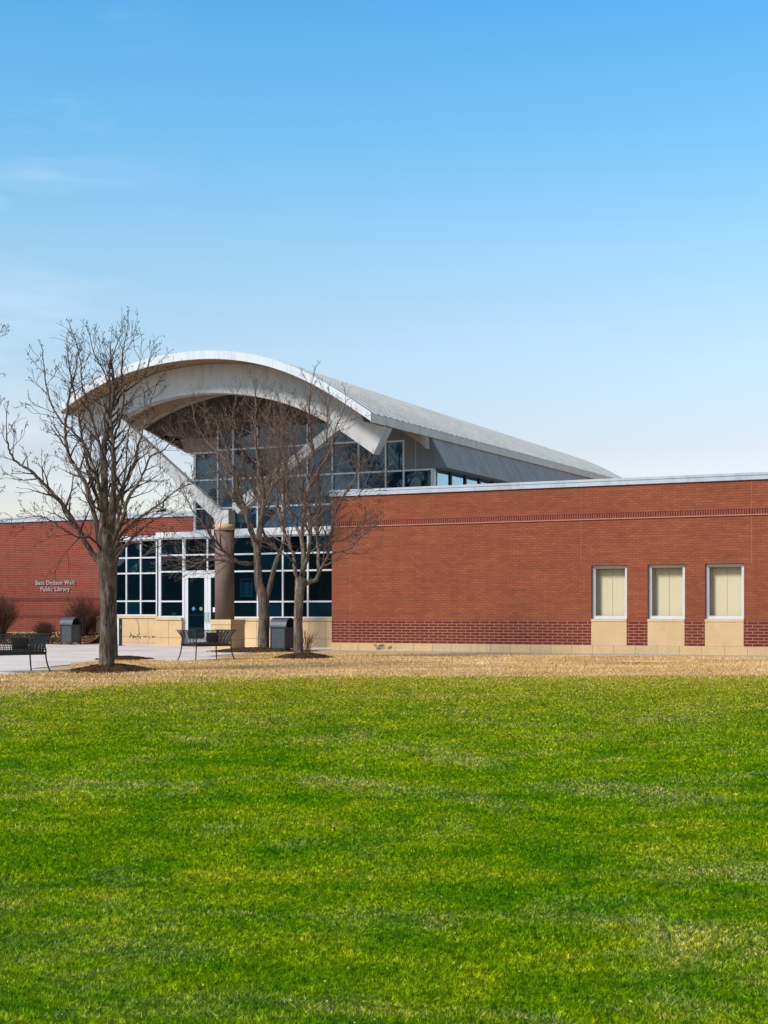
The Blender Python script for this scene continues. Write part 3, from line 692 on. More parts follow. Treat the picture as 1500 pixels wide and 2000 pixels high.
# ribbed soffit: deck ribs run front to back
g = MB(); npf = int((RA1-RA0-.12)/.19); prof2 = []
for i in range(npf*4+1):
    a = RA0+.06+i*(RA1-RA0-.12)/(npf*4); prof2.append((a, (.0 if (i % 4) in (1, 2) else .085)))
Bq = [BF+.065, 0, 2, 4, 8, 14, 20, BB]
for b in Bq:
    for a, d_ in prof2: g.v.append((a, b, rz(a, b)+.01+d_))
n_ = len(prof2)
for j in range(len(Bq)-1):
    for i in range(n_-1): g.f.append((j*n_+i, (j+1)*n_+i, (j+1)*n_+i+1, j*n_+i+1))
g.build('soffit', M['soffit'], roof, recalc=False)

# main arch beam
B1, B2 = .25, .65
inn = [(170, 858), (201, 838), (239, 811), (268, 799), (304, 783.5), (340, 775), (388, 768.5), (436, 767), (492, 773), (545, 785), (604, 807), (645, 829), (674, 848), (704, 868.5), (729, 887)]
ip = [loc(x, y, B1) for x, y in inn]
ia = np.array([p[0] for p in ip]); iz = np.array([p[1] for p in ip]); ci = np.polyfit(ia, iz, 6)
tl_, tr_ = loc(147, 812, B1), loc(755, 834, B1)
print('beam ends', ip[0], ip[-1], tl_, tr_, 'roof there', rz(tl_[0]), rz(tr_[0]), 'roof at beam px412', rz(aa(412, B1)), loc(412, 711, B1))
n_ = 60; low, top = [], []
for i in range(n_+1):
    f = i/n_; a = ia[0]+(ia[-1]-ia[0])*f; low.append((a, float(np.polyval(ci, a))))
    a2 = tl_[0]+(tr_[0]-tl_[0])*f
    z2 = rz(a2, B1)+.012
    if a2 < RA0+.05: z2 = tl_[1]
    if a2 > RA1-.9: z2 = min(z2, tr_[1]+ (tr_[0]-a2)*.28)
    top.append((a2, z2))
g = MB()
for (x0, z0), (x1, z1), (x2, z2), (x3, z3) in zip(low[:-1], low[1:], top[1:], top[:-1]):
    k = len(g.v); g.v += [(x, b, z) for b in (B1, B2) for x, z in ((x0, z0), (x1, z1), (x2, z2), (x3, z3))]
    g.f += [(k, k+1, k+2, k+3), (k+7, k+6, k+5, k+4), (k+1, k, k+4, k+5), (k+3, k+2, k+6, k+7)]
k = len(g.v); n8 = len(g.v)
g.f += [(0, 3, 7, 4), (n8-8+1, n8-8+5, n8-8+6, n8-8+2)]
bmn = g.build('arch_beam', M['beam'], LB, recalc=False)
# second, shallower arch in front of the glass
B3, B4 = 3.05, 3.35
e2t, e2b = loc(831, 854, B3), loc(815, 874, B3)
g = MB(); a0, a1 = RA0-(e2t[0]-RA1)*.6, e2t[0]; n_ = 60
pr_ = []
for i in range(n_+1):
    f = i/n_; a = a0+(a1-a0)*f; zt_ = rz(a, B3)+.012
    if a > RA1-.05: zt_ = e2t[1]+(a1-a)*.1
    if a < RA0+.05: zt_ = rz(RA0, B3)
    dep = .22+.14*math.sin(math.pi*f)+.12*abs(2*f-1)
    pr_.append((a, zt_-dep, zt_))
for p, q in zip(pr_[:-1], pr_[1:]):
    k = len(g.v); g.v += [(x, b, z) for b in (B3, B4) for x, z in ((p[0], p[1]), (q[0], q[1]), (q[0], q[2]), (p[0], p[2]))]
    g.f += [(k, k+1, k+2, k+3), (k+7, k+6, k+5, k+4), (k+1, k, k+4, k+5), (k+3, k+2, k+6, k+7)]
n8 = len(g.v); g.f += [(0, 3, 7, 4), (n8-7, n8-3, n8-2, n8-6)]
g.build('arch_beam', M['inner_beam'], LB, recalc=False)['label'] = 'shallower tan inner arch beam'
print('beam2 end', e2t, e2b, 'roof end a', RA1)

# column, base, V braces
colw = loc(443, 1209, .45); ca_ = colw[0]; cb_ = .45
pb0, pb1 = aa(411.5, -.1), aa(450.5, -.1)
zcb = zz(440, 1210, .1)
print('column a', ca_, 'pier', pb0, pb1, zcb)
pcx = (pb0+pb1)/2; ph_ = (pb1-pb0)/2
bs = MB().box(pcx-ph_, pcx+ph_, -.1, -.1+2*ph_*1.15, 0, zcb-.16).build('column_base', M['stone'], LB, bevel=.01)
MB().box(pcx-ph_-.015, pcx+ph_+.015, -.115, -.085+2*ph_*1.15, zcb-.158, zcb).build('base_cap', M['stone_b'], bs, bevel=.008)
MB().box(pcx-ph_-.003, pcx+ph_+.003, -.103, -.097+2*ph_*1.15, .29, .302).build('base_joint', M['joint'], bs)
rcol = .305; ccx = ca_; ccy = -.1+ph_*1.15
zc1 = zz(443, 1036, ccy)
def cyl(r0, r1, z0, z1, n=40): 
    g = MB(); 
    g.v = [(ccx+r*math.cos(2*math.pi*k/n), ccy+r*math.sin(2*math.pi*k/n), z) for r, z in ((r0, z0), (r1, z1)) for k in range(n)]
    g.f = [tuple(range(n-1, -1, -1)), tuple(range(n, 2*n))]+[(k, (k+1)%n, (k+1)%n+n, k+n) for k in range(n)]; return g
def shade(o):
    for p in o.data.polygons: p.use_smooth = abs(p.normal.z) < .5
    return o
col_ = shade(cyl(rcol, rcol, zcb+.001, zc1).build('column', M['column'], LB, recalc=False))
shade(cyl(.335, .335, zc1+.001, zc1+.19).build('capital', M['stone_b'], col_, recalc=False))
def beam_box(p, q, w, d, name, m):
    p, q = Vector(p), Vector(q); t = (q-p).normalized(); y = Vector((0, 1, 0)); s_ = t.cross(y).normalized(); g = MB()
    g.prism([p+s_*w[0]/2-y*d/2, p-s_*w[0]/2-y*d/2, p-s_*w[0]/2+y*d/2, p+s_*w[0]/2+y*d/2], [q+s_*w[1]/2-y*d/2, q-s_*w[1]/2-y*d/2, q-s_*w[1]/2+y*d/2, q+s_*w[1]/2+y*d/2])
    return g.build(name, m, LB, bevel=.008)
nb = ccy
node_z = zc1+.20
nl = loc(440, 998, nb)
g = MB(); g.box(ccx-.27, ccx+.27, ccy-.2, ccy+.2, node_z-.005, nl[1]+.02); g.build('brace_node', M['beam'], LB, bevel=.01)
for (x0, y0), (x1, y1) in (((432, 1008), (236, 824)), ((462, 995), (662, 832))):
    p, q = loc(x0, y0, nb), loc(x1, y1, nb)
    beam_box((p[0], nb, p[1]), (q[0], nb, q[1]), (.37, .29), .26, 'brace', M['brace'])

# ------------------------------------------------------------------ upper glass front and side clerestory
gx0, gx1 = aa(380, BZ), aa(845, BZ)
zh = hzr[4]+.25
cols_px = [380, 425, 455, 502.6, 551, 600, 649, 700, 753, 788, 845]
vx = [aa(x, BZ) for x in cols_px]
rows = [zh] + [zz(600, y, BZ) for y in (986, 932)] + [zz(600, 869, BZ)]
zs1_, zs2_ = zz(820, 917.5, BZ), zz(770, 862, BZ)
print('rows', rows, 'corner z', zs1_, zs2_)
rows[2] = zs1_
zl_top = zz(380, 885.5, BZ); ZG = zz(455, 838, BZ)
g = MB(); pn = MB(); w = .055
for i, x in enumerate(vx):
    if i == 0: ztop = zl_top
    elif i == len(vx)-1: ztop = zs1_
    elif i == len(vx)-2: ztop = zs2_
    elif i < 7: ztop = min(rz(x, BZ)-.05, ZG)
    else: ztop = rz(x, BZ)-.05
    lo = zh-.03
    ww = .09 if i in (0, len(vx)-1) else w
    g.box(x-ww/2, x+ww/2, BZ-.004, BZ+.11, lo, ztop+(w/2 if i in (0, len(vx)-1, len(vx)-2) else 0))
allrows = rows+[rows[3]+1.05]
for i in range(len(vx)-1):
    m0 = (rz(vx[i], BZ)+rz(vx[i+1], BZ))/2-.05
    topz = [zl_top]+[None]*7+[zs2_, zs1_]
    if 0 < i < 6: m0 = ZG-.3
    tz = topz[i]
    rr = [z for z in allrows if z < (tz if tz else m0)-.25]
    if tz: rr = rr+[tz]
    for z in rr: g.box(vx[i]+w/2+.001, vx[i+1]-w/2-.001, BZ, BZ+.106, z-w/2, z+w/2)
    l_, r_ = (tz, tz) if tz else ((ZG, ZG) if i < 6 else ((ZG, rz(vx[i+1], BZ)+.1) if i == 6 else (rz(vx[i], BZ)+.1, rz(vx[i+1], BZ)+.1)))
    lv = rr+[None] if not tz else rr
    prev = rr[0]
    for z in lv[1:]:
        t1, t2 = rng.uniform(-.004, .004, 2)
        if z is None: pn.quad((vx[i], BZ+.05+t1, prev), (vx[i+1], BZ+.05, prev), (vx[i+1], BZ+.05+t2, r_), (vx[i], BZ+.05, l_))
        else: pn.quad((vx[i], BZ+.05+t1, prev), (vx[i+1], BZ+.05+t2, prev), (vx[i+1], BZ+.05+t1, z), (vx[i], BZ+.05, z)); prev = z
up = g.build('glazing', M['alu'], LB); pn.build('pane', M['glass_upper'], up, recalc=False)
# grey panel corners of the front wall
PT = loc(890, 871, BZ); PBm = loc(872, 913, BZ)
LT = loc(338, 848, BZ); LBm = loc(361, 884, BZ)
print('panel', PT, PBm, 'glass edge', gx1, 'eave', RA1)
fb = BZ+.0
def wallpoly(pts, name, m): 
    g = MB(); g.prism([(a, fb+.001, z) for a, z in pts], [(a, fb+.10, z) for a, z in pts]); return g.build(name, m, LB)
ptA = (RA1-.07, rz(RA1, BZ)-.01)
LT = (RA0+.07, rz(RA0, BZ)-.01)
top_r = [(a, rz(min(a, RA1), BZ)+.02) for a in np.linspace(vx[9]+.03, RA1-.06, 6)]
wallpoly([(vx[9]+.03, zs1_+.03), (gx1+.05, zs1_+.03), (PBm[0], PBm[1]), ptA]+[(a, z) for a, z in reversed(top_r)], 'wall_panel', M['panel'])
top_m = [(a, rz(a, BZ)+.02) for a in np.linspace(vx[8]+.03, vx[9]+.029, 3)]
wallpoly([(vx[8]+.03, zs2_+.03), (vx[9]+.029, zs2_+.03)]+[(a, z) for a, z in reversed(top_m)], 'wall_panel', M['panel'])
g = MB(); xk = aa(812, BZ); g.box(xk-.008, xk+.008, fb-.004, fb+.002, zs1_+.03, rz(xk, BZ)-.05); g.build('panel_seam', M['panel_seam'], LB)
zlp = zz(400, 856, BZ)
wallpoly([(LBm[0], LBm[1]), (vx[0], zl_top+.03), (vx[1]-.03, zl_top+.03), (vx[1]-.03, zlp), (aa(352, BZ), zlp+.02)], 'wall_panel', M['panel'])
top_l = [(a, rz(a, BZ)+.02) for a in np.linspace(RA0+.1, vx[7]-.03, 16)]
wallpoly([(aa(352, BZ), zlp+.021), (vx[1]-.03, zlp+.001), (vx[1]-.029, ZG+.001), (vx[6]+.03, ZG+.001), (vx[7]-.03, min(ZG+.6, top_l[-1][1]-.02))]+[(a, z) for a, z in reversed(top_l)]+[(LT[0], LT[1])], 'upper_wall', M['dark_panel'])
# leaning side panels, both sides
def sidepanels(P, Q, sgn, name):
    g = MB(); g.prism([(P[0], fb+.1, P[1]), (Q[0], fb+.1, Q[1]), (Q[0]-sgn*.1, fb+.1, Q[1]), (P[0]-sgn*.1, fb+.1, P[1])], [(P[0], BB-.2, P[1]+(.15 if sgn > 0 else 0)), (Q[0], BB-.2, Q[1]), (Q[0]-sgn*.1, BB-.2, Q[1]), (P[0]-sgn*.1, BB-.2, P[1]+(.15 if sgn > 0 else 0))])
    o = g.build(name, M['side_panel'], LB)
    g = MB(); b = fb+.1
    while b < BB-.3:
        e_ = .012*sgn; d_ = .018
        g.add([(P[0]+e_, b-d_, P[1]), (Q[0]+e_, b-d_, Q[1]), (Q[0]+e_, b+d_, Q[1]), (P[0]+e_, b+d_, P[1])], [(0,1,2,3)]); b += 1.22
    absorb(o, g.build('panel_seam', M['panel_seam'], o, recalc=False))
    return o
M['side_panel'] = plain('side_panel', (.44, .37, .32), .85, 0, .05, 2, .08)
sidepanels(ptA, PBm, 1, 'side_panel'); sidepanels(LT, LBm, -1, 'side_panel')
# soffits under leaning panels and closing strips up to the roof
for (P, Q, gx, zt_, sgn) in ((ptA, PBm, gx1, zs1_, 1), (LT, LBm, gx0, zl_top, -1)):
    MB().add([(gx, fb+.1, zt_+.03), (Q[0], fb+.1, Q[1]), (Q[0], BB-.2, Q[1]), (gx, BB-.2, zt_+.03)], [(0,1,2,3)]).build('panel_soffit', M['inner_beam'], LB, recalc=False)
    ar = RA1 if sgn > 0 else RA0; continue
    g = MB()
    for j in range(len(Bs)-1):
        b0, b1 = max(Bs[j], fb+.1), Bs[j+1]
        if b1 <= b0: continue
        g.quad((P[0]-sgn*.02, b0, P[1]-.02), (ar-sgn*.05, b0, rz(ar, b0)+.03), (ar-sgn*.05, b1, rz(ar, b1)+.03), (P[0]-sgn*.02, b1, P[1]-.02))
    g.build('eave_soffit', M['eave'], LB, recalc=False)
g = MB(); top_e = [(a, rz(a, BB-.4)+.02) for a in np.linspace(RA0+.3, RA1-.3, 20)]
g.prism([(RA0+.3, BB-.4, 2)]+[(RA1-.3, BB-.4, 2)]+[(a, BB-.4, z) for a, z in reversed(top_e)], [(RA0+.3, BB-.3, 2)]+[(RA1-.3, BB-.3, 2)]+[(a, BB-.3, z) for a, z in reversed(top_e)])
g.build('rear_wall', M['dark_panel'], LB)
# side clerestory glass with dark posts
for gx, zt_, sgn in ((gx1, zs1_, 1), (gx0, zl_top, -1)):
    sg = MB(); b = BZ+.12; k = 0
    post = MB()
    while b < BB-.5:
        post.box(gx-.05, gx+.05, b, b+(.10 if k else .14), HW-.3, zt_+.03); b += 1.24; k += 1
    post.box(gx-.05, gx+.05, BZ+.12, BB-.4, zt_+.031, zt_+.06); post.box(gx-.05, gx+.05, BZ+.12, BB-.4, HW-.36, HW-.301)
    pf = post.build('clerestory_frame', M['black_metal'] if sgn > 0 else M['alu'], LB)
    MB().quad((gx, BZ+.12, HW-.3), (gx, BB-.5, HW-.3), (gx, BB-.5, zt_+.02), (gx, BZ+.12, zt_+.02)).build('pane', M['glass_side'], pf, recalc=False)
MB().box(gx1-.06, gx1+.062, BZ-.006, BZ+.118, HW-.3, zs1_+.028).build('corner_post', M['alu'], LB)

# ------------------------------------------------------------------ lettering on the left wing
def text_mesh(txt, size, name, parent, z, m):
    cu = bpy.data.curves.new(name, 'FONT'); cu.body = txt; cu.size = size; cu.extrude = .012; cu.align_x = 'CENTER'; cu.space_character = 1.12; cu.offset = 0
    o = bpy.data.objects.new('tmp', cu); C.objects.link(o); dg = bpy.context.evaluated_depsgraph_get()
    me = bpy.data.meshes.new_from_object(o.evaluated_get(dg)); bpy.data.objects.remove(o); me.name = name
    me.transform(Matrix.Rotation(R(90), 4, 'X')); me.transform(Matrix.Translation((0, 0, z)))
    if not me.materials: me.materials.append(m)
    else: me.materials[0] = m
    ob = bpy.data.objects.new(name, me); link(ob, parent)
    xs_ = [v.co.x for v in me.vertices]; return ob, max(xs_)-min(xs_)
sp = w2(aa(108.5, BL), BL-.035, zz(108.5, 1142, BL))
ws = empty('wall_sign', sp, -al); tag(ws, 'raised silver letters reading Bess Dodson Walt Public Library on the left brick wall', 'sign')
tw = aa(147, BL)-aa(71, BL); tw2 = aa(136.5, BL)-aa(80.5, BL)
o1, wd = text_mesh('Bess Dodson Walt', .235, 'lettering', ws, 0, M['letter']); o1.scale.x = tw/wd
o2, wd = text_mesh('Public Library', .235, 'lettering', ws, -.245, M['letter']); o2.scale.x = tw2/wd

# ------------------------------------------------------------------ mulch bed and mounds
def mound(name, cx, cy, rx, ry, h, label):
    g = MB(); nr_, na_ = 12, 44; rs = random.Random(hash((round(cx, 2), 3)) & 255)
    g.v.append((cx, cy, h))
    for r_ in range(1, nr_+1):
        for k in range(na_):
            a = 2*math.pi*k/na_; f = r_/nr_; q = 1+.10*math.sin(a*5+1)+.07*math.sin(a*11)
            g.v.append((cx+rx*f*q*math.cos(a), cy+ry*f*q*math.sin(a), h*(1-f**1.7)*(1+.2*math.sin(a*7)*f)+rs.uniform(-.008, .012)*(1 if r_ < nr_ else 0)+.004-.02*(r_ == nr_)))
    g.f = [(0, 1+k, 1+(k+1) % na_) for k in range(na_)]
    for r_ in range(nr_-1):
        for k in range(na_): g.f.append((1+r_*na_+k, 1+(r_+1)*na_+k, 1+(r_+1)*na_+(k+1) % na_, 1+r_*na_+(k+1) % na_))
    # bark chips
    for i in range(900):
        a = rs.uniform(0, 2*math.pi); f = math.sqrt(rs.uniform(0, 1.25)); x, y = cx+rx*f*math.cos(a), cy+ry*f*math.sin(a)
        z = h*max(0, 1-f**1.7)+.012; l_ = rs.uniform(.015, .05); t_ = rs.uniform(0, 6.28); dx, dy = l_*math.cos(t_), l_*math.sin(t_)
        g.quad((x-dx, y-dy, z), (x+dy*.4, y-dx*.4, z+rs.uniform(0, .02)), (x+dx, y+dy, z+rs.uniform(0, .02)), (x-dy*.4, y+dx*.4, z))
    o = g.build(name, M['mulch'], recalc=True, smooth=False); tag(o, label, 'mulch', kind='stuff'); return o

def bedz(a, b):
    d = (b+.25)/(BL+.25); return .02+.34*sm(d)
g = MB(); na_, nb_ = 90, 26; a0, a1 = aa(-260, BL), aa(215, BL); rs = random.Random(3)
fpx = [(-260, 1266), (0, 1262), (60, 1261), (110, 1260.5), (160, 1259), (200, 1256.5), (240, 1252.8)]
for j in range(nb_+1):
    for i in range(na_+1):
        a = a0+(a1-a0)*i/na_; pt = w2(a, BL-.03)
        # front line of the bed at this a: 3.2 m before the wall, narrowing to the right
        fd = 3.4-2.0*sm((a-(a1-4.5))/4.5)+.12*math.sin(a*3)
        f = j/nb_; b = BL-.02-fd*(1-f)
        p = w2(a, b); g.v.append((p.x, p.y, .008+.36*sm(f*1.1)+(rs.uniform(-.012, .018) if 0 < j < nb_ else (-.03 if j == 0 else 0))))
for j in range(nb_):
    for i in range(na_): g.f.append((j*(na_+1)+i, j*(na_+1)+i+1, (j+1)*(na_+1)+i+1, (j+1)*(na_+1)+i))
for i in range(2600):
    a = rs.uniform(a0, a1); f = rs.uniform(0, .9); fd = 3.4-2.0*sm((a-(a1-4.5))/4.5); p = w2(a, BL-.02-fd*(1-f)); z = .02+.36*sm(f*1.1)
    l_ = rs.uniform(.015, .05); t_ = rs.uniform(0, 6.28); dx, dy = l_*math.cos(t_), l_*math.sin(t_); x, y = p.x, p.y
    g.quad((x-dx, y-dy, z), (x+dy*.5, y-dx*.5, z+rs.uniform(0, .03)), (x+dx, y+dy, z+rs.uniform(0, .03)), (x-dy*.5, y+dx*.5, z))
tag(g.build('mulch_bed', M['mulch']), 'bark mulch bed with fallen leaves along the left brick wall', 'mulch', kind='stuff')
# pale leaf litter on the bed
g = MB()
for i in range(1500):
    a = rs.uniform(a0, a1); f = rs.betavariate(1.3, 2.2); fd = 3.4-2.0*sm((a-(a1-4.5))/4.5); p = w2(a, BL-.02-fd*(1-f)); z = .035+.36*sm(f*1.1)
    l_ = rs.uniform(.02, .05); t_ = rs.uniform(0, 6.28); dx, dy = l_*math.cos(t_), l_*math.sin(t_); x, y = p.x, p.y
    g.quad((x-dx, y-dy, z), (x+dy*.5, y-dx*.5, z+rs.uniform(0, .04)), (x+dx, y+dy, z+rs.uniform(0, .04)), (x-dy*.5, y+dx*.5, z))
tag(g.build('leaf_litter', M['dryblade']), 'pale dry leaves scattered over the mulch bed', 'leaves', kind='stuff')

# ------------------------------------------------------------------ trees
def catmull(P, n=6):
    P = [Vector(p) for p in P]; Q = [P[0]*2-P[1]]+P+[P[-1]*2-P[-2]]; out = []
    for i in range(1, len(Q)-2):
        for k in range(n):
            t = k/n; a, b, c, d = Q[i-1], Q[i], Q[i+1], Q[i+2]
            out.append(.5*((2*b)+(c-a)*t+(2*a-5*b+4*c-d)*t*t+(3*b-a-3*c+d)*t*t*t))
    return out+[P[-1]]
class Tree:
    def __init__(s, seed): s.r = random.Random(seed); s.trunk = MB(); s.crown = MB(); s.seeds = MB()
    def rv(s):
        r = s.r; v = Vector((r.gauss(0, 1), r.gauss(0, 1), r.gauss(0, 1))); return v.normalized()
    def branch(s, p, d, r0, L, lev, up=.25):
        r = s.r; seg = max(4, int(L/(.10 if lev > 1 else .16))); st = L/seg; pts = [p.copy()]; rad = [r0]; dd = d.normalized(); kids = []
        for i in range(seg):
            kink = .34 if lev < 2 else .28
            dd = (dd+s.rv()*kink*.55+Vector((0, 0, up*.16))).normalized()
            p = p+dd*st; f = (i+1)/seg; pts.append(p.copy()); rad.append(max(.0044 if lev < 3 else .0034, r0*(1-f*.78)))
            if lev < 4 and i > 0 and r.random() < (.95 if lev < 2 else (.72 if lev < 3 else .28)): kids.append((p.copy(), dd.copy(), rad[-1], f))
        (s.crown).tube(pts, rad, 5 if r0 > .02 else (4 if r0 > .009 else 3), cap=False)
        for (q, dq, rq, f) in kids:
            ax = s.rv(); side = (dq.cross(ax)).normalized(); ang = r.uniform(.40, .85)
            nd_ = (dq*math.cos(ang)+side*math.sin(ang)+Vector((0, 0, up*.3))).normalized()
            s.branch(q, nd_, min(rq*.74, .015 if lev > 0 else .03), L*r.uniform(.45, .80)*(1-.25*f), lev+1, up)
        if lev >= 2 and r.random() < .22:
            q = pts[-1]; s.crown.tube([q, q+s.rv()*.025+Vector((0, 0, -.03))], [.008, .005], 3, cap=False)
    def limb(s, P, r0, r1, n=8, spawn=(.3, 1.0), dens=3.0, L=.9, trunk=True, up=.25, wob=.012):
        Q = catmull(P, 6); T = len(Q)
        for i in range(1, T-1): Q[i] = Q[i]+s.rv()*wob*(1+3*min(.05, r0))
        tot = sum((Q[i+1]-Q[i]).length for i in range(T-1)); rad = [r0+(r1-r0)*(i/(T-1))**.85 for i in range(T)]
        (s.trunk if trunk else s.crown).tube(Q, rad, n)
        acc = 0; nxt = spawn[0]*tot
        for i in range(T-1):
            seg = (Q[i+1]-Q[i]).length
            while acc+seg > nxt and nxt <= spawn[1]*tot:
                f = nxt/tot; q = Q[i]+(Q[i+1]-Q[i])*((nxt-acc)/seg); dq = (Q[i+1]-Q[i]).normalized()
                side = dq.cross(s.rv()).normalized(); ang = s.r.uniform(.5, 1.05)
                nd_ = (dq*math.cos(ang)+side*math.sin(ang)+Vector((0, 0, up*.4))).normalized()
                s.branch(q, nd_, min(rad[i]*.6, .026), L*s.r.uniform(.55, 1.1)*(1-.62*f), 1, up); nxt += s.r.uniform(.6, 1.4)/(dens*(1+.5*f))
            acc += seg
        s.branch(Q[-1], (Q[-1]-Q[-3]).normalized(), r1, L*.34, 1, up)
    def done(s, name, base, label, group='bare trees in front of the library', tw='twig'):
        t = empty(name, base); tag(t, label, 'tree', group)
        for mb, nm, m in ((s.trunk, 'trunk', M['bark']), (s.crown, 'crown', M[tw])):
            if not mb.v: continue
            mb.v = [(v[0]-base[0], v[1]-base[1], v[2]-base[2]) for v in mb.v]
            mb.build(nm, m, t, smooth=True, recalc=False)
        return t
def trunkprofile(T, P, R_, n=14, seed=0):
    Q = catmull(P, 6); m = len(Q); rr = np.interp(np.linspace(0, 1, m), np.linspace(0, 1, len(R_)), R_)
    k0 = len(T.trunk.v); T.trunk.tube(Q, list(rr), n); rs = random.Random(seed)
    for i in range(m):
        c = Q[i]; ph = rs.uniform(0, 6)
        for k in range(n):
            v = Vector(T.trunk.v[k0+i*n+k]); a = 2*math.pi*k/n
            q = 1+.07*math.sin(a*3+i*.25)+.05*math.sin(a*5-i*.4)+rs.uniform(-.03, .03)
            T.trunk.v[k0+i*n+k] = tuple(c+(v-c)*q)
def PX(D):
    return lambda x, y, d=0: at(x, y, D+d)
# tree 1, the big one on the left
D1 = EYE*F/(1311-HY); f = PX(D1); T = Tree(21)
b1 = gnd(207, 1311)
trunkprofile(T, [f(207, 1313), f(208, 1290), f(210, 1230), f(210, 1170), f(209, 1120), f(210, 1080), f(209, 1050), f(208, 1010)], [.165, .145, .140, .145, .155, .195, .19, .12], 16, 3)
f1_ = f
def f(x, y, d=0): return f1_(x, y if y > 800 else 800-(800-y)*.80, d)
limbs1 = [
 ([f(209,1060),f(206,1000),f(203,930,.1),f(204,870,.1),f(216,800),f(222,740,.1),f(218,690)], .115, .018),
 ([f(214,1060),f(219,1000,-.1),f(222,930,-.2),f(219,860,-.2),f(214,800,-.2),f(213,735,-.1),f(216,670,0)], .085, .014),
 ([f(197,1102),f(172,1070,-.1),f(150,1030,-.2),f(125,990,-.3),f(95,955,-.3),f(60,920,-.4),f(35,905,-.4),f(18,880,-.5),f(12,835,-.5)], .070, .012),
 ([f(203,1080),f(192,1040,.2),f(180,985,.4),f(160,930,.5),f(134,890,.6),f(128,840,.6),f(134,780,.6),f(140,740,.7),f(150,690,.7)], .070, .012),
 ([f(203,1050),f(197,1000,.5),f(182,950,.7),f(165,880,.8),f(152,800,.9),f(140,730,1),f(132,660,1)], .055, .010),
 ([f(205,1040),f(198,980,-.6),f(188,930,-.8),f(170,880,-.8),f(150,850,-.9),f(110,810,-1),f(90,740,-1),f(86,690,-1)], .050, .009),
 ([f(215,1040),f(228,990,.4),f(240,950,.5),f(262,905,.6),f(270,870,.7),f(285,820,.8),f(300,760,.8)], .055, .010),
 ([f(216,1070),f(236,1020,-.5),f(250,975,-.6),f(275,935,-.7),f(292,895,-.8),f(318,880,-.9),f(345,850,-1)], .050, .009),
 ([f(216,1085),f(240,1040,-.3),f(275,1010,-.4),f(310,985,-.5),f(350,955,-.6),f(385,940,-.6)], .042, .008),
 ([f(222,800),f(236,765,.2),f(262,740,.3),f(280,720,.3),f(292,680,.4)], .030, .008),
 ([f(219,860,-.2),f(235,820,-.4),f(242,770,-.5),f(238,710,-.6),f(240,660,-.6),f(246,622,-.6)], .032, .008),
 ([f(203,900,.1),f(190,850,.2),f(172,790,.3),f(160,740,.3),f(158,690,.3),f(150,640,.3)], .034, .008),
 ([f(213,750,0),f(205,710,.1),f(190,680,.1),f(178,640,.1)], .022, .007),
 ([f(216,700),f(222,660,-.1),f(232,630,-.1)], .018, .007),
 ([f(200,1075),f(178,1052,-.6),f(150,1048,-.8),f(118,1030,-1),f(85,1010,-1),f(45,1012,-1)], .030, .007),
 ([f(216,1090),f(240,1068,-.6),f(270,1060,-.9),f(300,1070,-1),f(330,1060,-1)], .030, .007),
]
for i, (P, r0, r1) in enumerate(limbs1):
    T.limb(P, r0*.86, r1, 10 if r0 > .05 else 7, (.22 if r0 > .06 else .15, 1), 5.0, .95, r0 > .038)
T.done('bare_tree', b1, 'tall bare tree with a long low limb reaching left, nearest the lawn', tw='twig_dark')
mound('mulch_mound', b1.x+.08, b1.y+.1, .78, 1.2, .13, 'dark bark mulch around the foot of the nearest tree')
# tree behind it
D4 = EYE*F/(1288-HY); f = PX(D4); T = Tree(5); b4 = gnd(223, 1288)
trunkprofile(T, [f(223, 1290), f(222, 1250), f(221, 1180), f(222, 1120), f(223, 1060)], [.10, .09, .085, .085, .08], 12, 4)
for P, r0, r1 in [([f(223,1080),f(230,1030),f(238,970,.2),f(246,910,.3),f(250,850,.3)], .055, .012), ([f(223,1070),f(214,1010),f(206,950,.4),f(196,890,.4),f(192,840,.4)], .05, .01),
                  ([f(223,1100),f(250,1060,-.3),f(280,1030,-.5),f(310,1010,-.5),f(340,1000,-.6)], .04, .01), ([f(223,1110),f(190,1060,.4),f(160,1040,.6),f(120,1010,.7),f(95,1000,.7)], .035, .008)]:
    T.limb(P, r0, r1, 7, (.2, 1), 3.2, .95, r0 > .045)
T.done('bare_tree', b4, 'slender bare tree standing directly behind the nearest tree', tw='twig_dark')
mound('mulch_mound', b4.x+.25, b4.y, .62, 1.0, .07, 'thin mulch patch at the foot of the slender rear tree')
